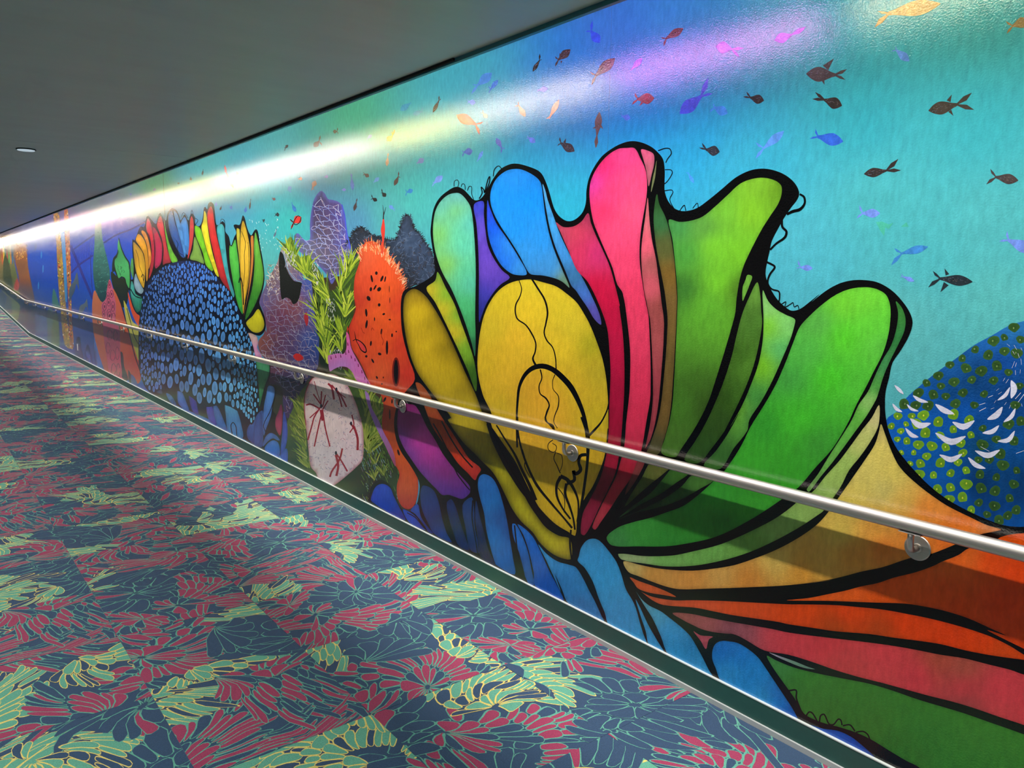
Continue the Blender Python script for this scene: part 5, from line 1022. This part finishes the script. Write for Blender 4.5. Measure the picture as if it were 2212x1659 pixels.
# ------------------------------------------------------------------ fish
DK, BR = (52, 46, 46), (92, 66, 60)
B1, B2, LI = (48, 96, 204), (66, 130, 206), (108, 140, 224)
FISH = [
 ('F5', 848, 300, 1045, 270, 40, 1142, 170, 1165, 268, DK), ('F5', 2165, 355, 1965, 325, 44, 1925, 255, 1890, 390, (70, 62, 62)), ('F5', 1775, 1220, 1485, 1190, 46, 1435, 1125, 1395, 1268, (36, 46, 54), 1560, 1160, 1535, 1105, 1550, 1235, 1500, 1308),
 ('F5', 985, 635, 830, 635, 38, 810, 565, 785, 680, LI), ('F5', 1395, 920, 1160, 980, 34, 1105, 930, 1080, 1080, (58, 128, 198)), ('F5', 410, 1105, 300, 1095, 26, 285, 1035, 270, 1105, LI), ('F5', 1278, 1215, 1180, 1175, 19, 1165, 1150, 1155, 1180, LI), ('F5', 2300, 960, 2070, 860, 52, 2070, 785, 2000, 875, LI),
 ('F4', 355, 630, 610, 640, 64, 705, 590, 690, 682, (70, 62, 64), 520, 580, 592, 498, 500, 690, 512, 726), ('F4', 660, 902, 505, 850, 50, 430, 785, 405, 845, DK), ('F4', 1398, 945, 1650, 890, 56, 1770, 790, 1790, 938, (66, 60, 54), 1570, 865, 1598, 805, 1580, 945, 1612, 990), ('F4', 670, 1208, 445, 1165, 54, 435, 1100, 385, 1185, B1), ('F4', 1235, 522, 1120, 425, 36, 1120, 393, 1080, 440, (90, 140, 224)), ('F4', 2260, 170, 2110, 225, 46, 2055, 180, 2065, 290, (150, 124, 70)), ('F4', 1500, 30, 1040, 120, 66, 965, 95, 940, 236, (196, 160, 84)),
 ('F3', 272, 970, 462, 815, 56, 515, 660, 556, 798, (66, 92, 214)), ('F3', 990, 858, 870, 832, 40, 840, 780, 810, 825, DK), ('F3', 680, 968, 562, 915, 42, 560, 880, 525, 962, (66, 146, 226)), ('F3', 612, 1296, 492, 1275, 44, 460, 1218, 435, 1260, (44, 52, 60)), ('F3', 1162, 1118, 980, 1272, 36, 920, 1215, 918, 1355, (88, 150, 232)), ('F3', 302, 242, 150, 332, 34, 110, 320, 135, 396, BR), ('F3', 392, 1562, 345, 1480, 15, 325, 1468, 352, 1468, (70, 150, 230)), ('F3', 580, 395, 720, 420, 52, 820, 410, 780, 492, (150, 110, 220)), ('F3', 1080, 345, 1230, 295, 44, 1352, 228, 1340, 250, (150, 96, 220)),
 ('F2', 1325, 287, 1250, 182, 40, 1265, 96, 1205, 192, B1), ('F2', 755, 532, 815, 432, 17, 815, 378, 836, 430, (36, 36, 38)), ('F2', 1076, 343, 970, 435, 34, 944, 400, 945, 492, (56, 50, 48), 990, 400, 985, 370, 1000, 440, 996, 468), ('F2', 1456, 418, 1288, 572, 44, 1243, 532, 1255, 650, (88, 66, 66), 1340, 505, 1322, 475), ('F2', 1792, 758, 1645, 768, 47, 1625, 712, 1600, 816, (136, 56, 60), 1690, 795, 1665, 826), ('F2', 1325, 876, 1302, 1080, 30, 1290, 1184, 1296, 1184, (96, 84, 74), 1310, 1000, 1264, 1018, 1325, 985, 1357, 1024), ('F2', 1112, 1212, 990, 1140, 38, 985, 1088, 965, 1168, (56, 56, 58), 1025, 1140, 1040, 1100), ('F2', 406, 543, 280, 652, 40, 240, 640, 230, 726, B2), ('F2', 460, 602, 390, 690, 20, 380, 650, 380, 720, (52, 112, 198)), ('F2', 268, 800, 205, 786, 23, 195, 768, 198, 812, (92, 140, 220)), ('F2', 886, 676, 800, 692, 24, 790, 680, 790, 708, LI), ('F2', 1690, 418, 1600, 512, 26, 1585, 500, 1590, 525, (120, 104, 220)), ('F2', 104, 903, 275, 985, 44, 332, 963, 300, 1070, (214, 92, 70)), ('F2', 692, 918, 632, 818, 24, 600, 830, 630, 788, (226, 176, 116)), ('F2', 980, 772, 900, 922, 24, 868, 935, 898, 942, (226, 180, 120)), ('F2', 368, 928, 330, 885, 18, 310, 885, 328, 860, (226, 186, 136)), ('F2', 242, 1208, 165, 1222, 31, 150, 1200, 155, 1262, (76, 106, 192)), ('F2', 330, 1208, 285, 1292, 15, 272, 1302, 290, 1300, (96, 150, 226)), ('F2', 443, 1098, 490, 1185, 22, 522, 1190, 485, 1232, (92, 116, 200)), ('F2', 777, 1137, 715, 1093, 24, 710, 1075, 700, 1110, (96, 140, 222)), ('F2', 1588, 932, 1520, 912, 26, 1508, 890, 1505, 926, (76, 140, 222)),
 ('F1', 247, 643, 220, 675, 12, 212, 663, 217, 698, (52, 60, 60)), ('F1', 467, 662, 515, 610, 23, 522, 560, 537, 652, (90, 80, 76)), ('F1', 630, 530, 668, 530, 17, 670, 493, 678, 552, (84, 84, 84)), ('F1', 1483, 368, 1536, 262, 16, 1535, 222, 1556, 250, (70, 58, 54)), ('F1', 1090, 610, 1140, 565, 24, 1132, 528, 1158, 510, (176, 136, 64)), ('F1', 1090, 826, 1098, 745, 14, 1106, 712, 1100, 712, (190, 150, 110)), ('F1', 482, 948, 455, 1010, 21, 445, 1036, 470, 1030, (150, 104, 84)), ('F1', 938, 916, 897, 890, 17, 890, 874, 886, 908, (84, 64, 62)), ('F1', 1153, 992, 1190, 910, 17, 1192, 868, 1208, 926, (84, 70, 66)), ('F1', 1082, 1086, 1050, 1050, 19, 1046, 1016, 1036, 1056, (44, 44, 46)), ('F1', 1007, 1122, 966, 1098, 17, 960, 1066, 951, 1116, (44, 40, 42)), ('F1', 810, 1208, 830, 1130, 14, 836, 1098, 838, 1098, (76, 64, 70), 825, 1165, 840, 1175), ('F1', 1313, 1028, 1258, 1050, 20, 1250, 1020, 1250, 1082, (56, 126, 196)), ('F1', 1566, 908, 1490, 972, 27, 1480, 958, 1476, 1002, (112, 150, 226)), ('F1', 800, 1032, 788, 920, 16, 782, 880, 795, 890, (88, 110, 200)), ('F1', 742, 1025, 706, 1028, 13, 702, 1020, 702, 1036, (120, 126, 226)), ('F1', 172, 1235, 140, 1242, 18, 134, 1222, 130, 1258, (50, 60, 66)), ('F1', 48, 1292, 30, 1285, 14, 22, 1275, 44, 1310, (44, 60, 66)), ('F1', 358, 1258, 292, 1310, 36, 264, 1278, 271, 1366, (208, 58, 52)), ('F1', 126, 1430, 147, 1380, 9, 150, 1355, 150, 1372, (88, 110, 130)), ('F1', 314, 1217, 282, 1150, 16, 278, 1128, 276, 1160, (56, 120, 198)), ('F1', 140, 1112, 113, 1100, 13, 110, 1085, 106, 1112, (104, 80, 84)), ('F1', 368, 930, 340, 935, 15, 330, 925, 335, 945, (214, 140, 110)), ('F1', 1407, 762, 1350, 800, 24, 1340, 790, 1342, 812, (104, 130, 190)), ('F1', 1312, 384, 1392, 355, 22, 1396, 318, 1400, 376, (76, 148, 180)), ('F1', 1205, 352, 1290, 288, 27, 1300, 275, 1305, 295, (60, 140, 188)), ('F1', 962, 558, 925, 590, 15, 918, 585, 922, 605, (104, 150, 222)), ('F1', 1024, 922, 980, 962, 17, 970, 955, 975, 975, (100, 150, 226)), ('F1', 1110, 1160, 1150, 1195, 16, 1160, 1180, 1158, 1212, (96, 140, 220)), ('F1', 275, 1000, 245, 1030, 18, 280, 1050, 235, 1030, (80, 140, 200)), ('F1', 590, 910, 560, 920, 14, 552, 908, 552, 930, (120, 120, 210)),
 ('F0', 1992, 1605, 1930, 1470, 17, 1918, 1405, 1914, 1458, (204, 88, 92)), ('F0', 1725, 1496, 1735, 1450, 8, 1738, 1440, 1728, 1445, (70, 80, 84)), ('F0', 1632, 1540, 1626, 1515, 12, 1622, 1505, 1636, 1508, (70, 90, 96)), ('F0', 1530, 1570, 1518, 1558, 10, 1514, 1552, 1520, 1565, (60, 90, 100)), ('F0', 2035, 1490, 2020, 1470, 12, 2018, 1458, 2026, 1465, (110, 100, 110)), ('F0', 1330, 1610, 1310, 1625, 10, 1300, 1620, 1305, 1632, (90, 110, 190)),
 ('L3', 1520, 245, 1490, 238, 20, 1486, 225, 1524, 268, (60, 110, 190)), ('L3', 1385, 272, 1400, 230, 10, 1404, 220, 1396, 225, (90, 60, 60)), ('L3', 1658, 298, 1668, 235, 16, 1664, 226, 1676, 228, (56, 110, 196)), ('L3', 1706, 265, 1716, 165, 9, 1718, 145, 1722, 150, (84, 60, 62)), ('L3', 1340, 230, 1345, 185, 12, 1350, 180, 1338, 178, (90, 130, 220)), ('L3', 685, 50, 670, 40, 12, 664, 32, 664, 48, (110, 120, 190)), ('L3', 410, 110, 420, 90, 10, 424, 84, 414, 86, (100, 120, 200)),
]
for row in FISH:
    c, hx, hy, tx, ty, w, ax, ay, bx_, by, col = row[:11]
    P = parse('%s %f,%f %f,%f %f,%f %f,%f' % (c, hx, hy, tx, ty, ax, ay, bx_, by))
    hd, tl, t1, t2 = P; w = w / CR[c][2]
    d = tl - hd; n = np.array([-d[1], d[0]]); n = n / (np.hypot(*n) + 1e-6)
    prof = [(0, .0), (.06, .26), (.2, .70), (.4, 1.0), (.6, .82), (.82, .40), (1.0, .14)]
    body = [hd + d * t + n * w * k for t, k in prof] + [hd + d * t - n * w * k for t, k in reversed(prof[1:])]
    q = Paint()
    sz = np.hypot(*d)
    q.fill(np.array(body), col, 4, grid=max(4, sz / 4), sub=3, noise=.16 if sz > 18 else 0)
    for tp in (t1, t2):
        m = (tl + tp) / 2; e = tp - tl; en = np.array([-e[1], e[0]]) * .14
        q.fill(np.array([tl - d * .06 + n * w * .1, m + en, tp, m - en, tl - d * .06 - n * w * .1]), col, 4.5, grid=50, smooth=False)
    ex = row[11:]
    for k in range(0, len(ex), 4):
        a, b = parse('%s %f,%f %f,%f' % (c, ex[k], ex[k + 1], ex[k + 2], ex[k + 3]))
        e = b - a; en = np.array([-e[1], e[0]]) * .28
        q.fill(np.array([a + en, b, a - en]), col, 4.6, grid=50, smooth=False)
    if sz > 28 and sum(col) < 260:          # dark fish carry paler scale marks
        for _ in range(int(sz * .5)):
            t = rng.uniform(.1, .85); k = rng.uniform(-.6, .6)
            p0 = hd + d * t + n * w * k * (1 - abs(t - .4))
            q.stroke(np.array([p0, p0 + d / sz * 2.5]), .7, rng.choice([(110, 96, 88), (84, 96, 116), (30, 28, 30)]), 5, smooth=False)
    if col == (208, 58, 52):
        q.stroke('F1 350,1256 330,1250 306,1280 296,1310 310,1325 335,1315 352,1290 358,1262', 1.6, K, 5); q.stroke('F1 292,1305 266,1280', 2, K, 5); q.stroke('F1 290,1315 272,1365', [2.4, 1], K, 5)
    q.build('painted_fish', mural)
q = Paint()
for _ in range(60):
    x, y = rng.uniform(1680, 2060), rng.uniform(360, 700)
    q.stroke('L3 %f,%f %f,%f' % (x, y, x + rng.uniform(-8, 10), y + rng.uniform(6, 22)), .9, (190, 224, 226), 3, smooth=False)
for s in ('F5 950,710 1000,705 1060,730 1100,715 1060,770 1030,755 1020,830 985,780', 'F5 1165,750 1210,710 1230,750'):
    q.fill(s, '70,176,154', 3, grid=8, smooth=False)
q.build('water_marks', mural)['kind'] = 'stuff'

# ------------------------------------------------------------------ carpet tiles
TS = 0.61
CRED, CNAVY, CTEAL, CGREEN, CYEL = (152, 58, 90), (50, 74, 102), (94, 162, 142), (94, 162, 138), (220, 200, 110)


def tile_polys(seed):
    """petal shapes of one carpet tile: list of (outline polygon, fill polygon, line colour, fill colour)"""
    R = random.Random(seed); A = TS / 2
    fans = []
    while len(fans) < 6:
        x, y = R.uniform(-1.45 * A, 1.45 * A), R.uniform(-1.45 * A, 1.45 * A)
        if any(math.hypot(x - f[0], y - f[1]) < .2 for f in fans): continue
        fans.append((x, y, R.choices('rgn', (.60, .19, .21))[0], R.uniform(-1.3, 1.3), R.uniform(.8, 1.25), R.uniform(0, 3.14), R.uniform(1.7, 2.7), R.uniform(-3.14, 3.14)))
    p1, p2, p3 = R.uniform(0, 6), R.uniform(0, 6), R.uniform(0, 6)

    def warp(P):
        x, y = P[:, 0], P[:, 1]
        return np.stack([x + .022 * np.sin(y * 13 + p1) + .008 * np.sin(y * 31 + p3), y + .022 * np.sin(x * 12 + p2) + .008 * np.sin(x * 29 + p1)], -1)

    def near(x, y):
        def cost(k):
            f = fans[k]; a = math.atan2(y - f[1], x - f[0]) - f[7]; a = abs((a + math.pi) % (2 * math.pi) - math.pi)
            return math.hypot(x - f[0], y - f[1]) / f[4] + (.0 if a < 1.15 else .26)
        return min(range(len(fans)), key=cost)
    def stretch(P, so, sk):
        c, s = math.cos(so), math.sin(so)
        u, v = P[:, 0] * c + P[:, 1] * s, -P[:, 0] * s + P[:, 1] * c
        u, v = u * sk ** .6, v / sk ** .4
        return np.stack([u * c - v * s, u * s + v * c], -1)
    jobs = []
    for fi, (fx, fy, z, tw, sz, so, sk, dr) in enumerate(fans):
        wid = {'r': .030, 'g': .030, 'n': .046}[z]; r = R.uniform(.006, .018); ring = 0
        while r < .62:
            ln = {'r': .10, 'g': .085, 'n': .14}[z] * R.uniform(.8, 1.35)
            rm = r + ln * .55; n = max(7, int(2 * math.pi * rm / wid)); ph = R.uniform(0, 6)
            edges = np.cumsum([R.uniform(.6, 1.4) for _ in range(n)]); edges = edges / edges[-1] * 2 * math.pi
            for k in range(n):
                a0, a1 = (edges[k - 1] if k else 0.0), edges[k]
                am = (a0 + a1) / 2 + ph; hw = (a1 - a0) / 2
                bend = tw * rm * 1.6
                c0 = stretch(np.array([[rm * math.cos(am + bend), rm * math.sin(am + bend)]]), so, sk)[0]
                if near(fx + c0[0], fy + c0[1]) != fi: continue
                ri, ro = r * R.uniform(.93, 1.02), (r + ln) * R.uniform(.92, 1.12)
                jobs.append((fi, ring, ri, ro, am, hw, tw))
            r += ln; ring += 1
    jobs.sort(key=lambda j: -j[1])
    out = []
    U = [0, .04, .18, .45, .75, .92, .985]
    Wd = [.34, .72, .97, 1.06, 1.02, .74, .34]
    for fi, ring, ri, ro, am, hw, tw in jobs:
        fx, fy, z = fans[fi][:3]; so, sk = fans[fi][5:7]
        gap = .0030 if z != 'n' else .0026

        def shape(g):
            pts = []
            for sgn in (1, -1):
                seq = list(zip(U, Wd)) if sgn > 0 else list(zip(U, Wd))[::-1]
                for u, w in seq:
                    rr = ri + g * .7 + (ro - ri - 1.4 * g) * u
                    half = max(hw * rr * w - g, .0012)
                    th = am + tw * rr * 1.6 + sgn * half / max(rr, .012)
                    pts.append((rr * math.cos(th), rr * math.sin(th)))
            return stretch(np.array(pts), so, sk) + (fx, fy)
        O, I = warp(shape(-.0006)), warp(shape(gap * R.uniform(.8, 1.15)))
        I = I + np.array([[R.gauss(0, .0005), R.gauss(0, .0005)] for _ in I])
        if np.abs(O).max(1).min() > A: continue
        if z == 'r': fc = CNAVY if R.random() < .27 else CRED; lc = CTEAL
        elif z == 'g': fc = CNAVY if R.random() < .22 else CGREEN; lc = CYEL
        else: fc = CNAVY if R.random() < .95 else CRED; lc = CTEAL
        out.append((O, I, lc, fc))
    return out


def clip_box(P, x0, x1, y0, y1):
    for ax, lim, sg in ((0, x0, -1), (0, x1, 1), (1, y0, -1), (1, y1, 1)):
        new = []
        for k in range(len(P)):
            a, b = P[k], P[(k + 1) % len(P)]
            da, db = (a[ax] - lim) * sg, (b[ax] - lim) * sg
            if da <= 0: new.append(a)
            if (da <= 0) != (db <= 0): new.append(a + (b - a) * (da / (da - db)))
        P = np.array(new)
        if len(P) < 3: return None
    return P


def tile_mesh(polys, name, ylo=-TS / 2):
    A = TS / 2 - .0006
    v = [(-A, ylo, -.004), (A, ylo, -.004), (A, A, -.004), (-A, A, -.004), (-A, ylo, 0), (A, ylo, 0), (A, A, 0), (-A, A, 0)]
    f = [(4, 5, 6, 7), (0, 1, 5, 4), (1, 2, 6, 5), (2, 3, 7, 6), (3, 0, 4, 7)]
    col = [lin(CNAVY)] * 8
    for n, (O, I, lc, fc) in enumerate(polys):
        for P, cc, z in ((O, lc, .0002 + n * 1e-5), (I, fc, .0002 + n * 1e-5 + 5e-6)):
            P = clip_box(P, -A, A, ylo, A)
            if P is None: continue
            N = np.roll(P, -1, 0)
            if (P[:, 0] * N[:, 1] - N[:, 0] * P[:, 1]).sum() < 0: P = P[::-1]
            b = len(v); k = len(P)
            v += [(p[0], p[1], z) for p in P]
            col += [lin(cc)] * k
            f.append(tuple(range(b, b + k)))
    me = bpy.data.meshes.new(name); me.from_pydata([tuple(map(float, p)) for p in v], [], f)
    at = me.color_attributes.new('Col', 'FLOAT_COLOR', 'POINT')
    C = np.ones((len(v), 4), np.float32); C[:, :3] = col
    at.data.foreach_set('color', C.ravel()); me.materials.append(M_CARPET); me.update()
    return me


NV = 14
POLY = [tile_polys(100 + k) for k in range(NV)]
FULL = [tile_mesh(p, 'carpet_tile') for p in POLY]
EDGE_Y = 0.48
CUTY = 0.021 - (EDGE_Y - TS / 2)
CUT = [tile_mesh(p, 'carpet_tile', CUTY) for p in POLY[:8]]
tr = random.Random(3)
for col_i in range(5):
    yc = EDGE_Y - TS / 2 + col_i * TS
    for row in range(48):
        xc = 0.2 + row * TS + 0.05
        lim = (2.6 - 0.062 * xc * 1.2) if xc > 3 else 99
        if yc - TS / 2 > lim and col_i > 0: continue
        if col_i == 4 and (xc < 1.2 or xc > 9): continue
        if xc < RAMP_X + .3 and xc > RAMP_X - .31: pass
        if col_i == 0: me = CUT[tr.randrange(8)]; rot = 0
        else: me = FULL[tr.randrange(NV)]; rot = tr.choice((0, 1, 2, 3)) * math.pi / 2
        o = bpy.data.objects.new('carpet_tile', me); COL.objects.link(o)
        o.parent = floor; z = floor_z(xc)
        o.location = (xc, yc, z)
        o.rotation_euler = Matrix.Rotation(-math.atan(RAMP_S) if xc > RAMP_X else 0, 3, 'Y').to_euler() if rot == 0 else (0, 0, rot)
        if rot and xc > RAMP_X: o.rotation_euler = (Matrix.Rotation(-math.atan(RAMP_S), 3, 'Y') @ Matrix.Rotation(rot, 3, 'Z')).to_euler()

# ------------------------------------------------------------------ handrail
RY, RZ, RR = 0.055, 0.898, 0.0215
hr = bpy.data.objects.new('handrail', None); COL.objects.link(hr)
tag(hr, 'brushed steel handrail running along the mural wall', 'handrail')
path = [(X0 + .3, RY, RZ)] + [(x, RY, RZ) for x in np.arange(-2, 22, 1.0)] + [(RAMP_X - .25, RY, RZ), (RAMP_X, RY, RZ + .005), (RAMP_X + .3, RY, RZ + floor_z(RAMP_X + .3))] + [(x, RY, RZ + floor_z(x)) for x in np.arange(23.3, X1, 1.5)]
v, f = tube_mesh(path, RR, 24)
mesh_obj('rail', v, f, M_STEEL, hr, True)
pv, pf = lathe([(.0, .0), (.0385, .0), (.0385, .0035), (.036, .005), (.0, .0055)][1:4], 30)
pv = [(x, z + .002, y) for x, y, z in pv]
pf = [tuple(reversed(q)) for q in pf]
arm_path = [(0, .006, 0), (0, .030, 0)] + [(0, .030 + .025 * math.sin(t), .025 - .025 * math.cos(t)) for t in np.linspace(.3, math.pi / 2, 6)] + [(0, RY, .04), (0, RY, RZ - .82 - RR + .001)]
av, af = tube_mesh(arm_path, .0095, 12)
nv, nf = lathe([(.0135, .006), (.0135, .009), (.0105, .011)], 16)
nv = [(x, z, y) for x, y, z in nv]; nf = [tuple(reversed(q)) for q in nf]
sv = [(-.03, RY - .010, .82 - .82), (0, 0, 0)]
sa = []
for x in (-.032, .032):
    for t in np.linspace(-.55, .55, 5): sa.append((x, RY + (RR + .0005) * math.sin(t), RZ - .82 - (RR + .0005) * math.cos(t)))
    for t in np.linspace(.55, -.55, 5): sa.append((x, RY + (RR + .0035) * math.sin(t), RZ - .82 - (RR + .0035) * math.cos(t)))
sf = [(k, (k + 1) % 10, 10 + (k + 1) % 10, 10 + k) for k in range(10)] + [tuple(range(9, -1, -1)), tuple(range(10, 20))]
meshes = {}
for nm, (vv, ff) in (('wall_plate', (pv, pf)), ('arm', (av, af)), ('saddle', (sa, sf)), ('collar', (nv, nf))):
    me = bpy.data.meshes.new(nm); me.from_pydata([tuple(map(float, p)) for p in vv], [], ff)
    for p in me.polygons: p.use_smooth = nm != 'saddle' and len(p.vertices) == 4
    me.materials.append(M_STEEL); meshes[nm] = me
for k in range(-1, 26):
    x = 0.985 + k * 1.52
    b = bpy.data.objects.new('bracket', meshes['wall_plate']); COL.objects.link(b); b.parent = hr
    b.location = (x, 0.0035, .82 + floor_z(x))
    for nm in ('arm', 'saddle', 'collar'):
        o = bpy.data.objects.new(nm, meshes[nm]); COL.objects.link(o); o.parent = b

# ------------------------------------------------------------------ small fittings
sx, sz = wall_xz([(168.5, 750)])[0]
o = box('wall_plate_cover', (sx - .035, 0.003, sz - .057), (sx + .035, 0.009, sz + .057), M_WHITE)
tag(o, 'small white cover plate low on the mural under the handrail', 'cover plate')
box('screw', (sx - .005, 0.009, sz - .005), (sx + .005, 0.0105, sz + .005), M_STEEL, o)
sp = bpy.data.objects.new('recessed_downlight', None); COL.objects.link(sp); sp.location = (6.42, 1.60, HC)
tag(sp, 'small round downlight glowing faintly in the grey ceiling', 'lamp')
v, f = lathe([(.058, 0), (.062, -.004), (.056, -.007)], 30); mesh_obj('trim_ring', v, [tuple(reversed(q)) for q in f], M_BLACK, sp)
v, f = lathe([(.054, -.007), (.052, -.011), (.02, -.013)], 30); mesh_obj('lens', v, [tuple(reversed(q)) for q in f], emit('downlight_lens', (200, 220, 232), 0.75), sp, True)
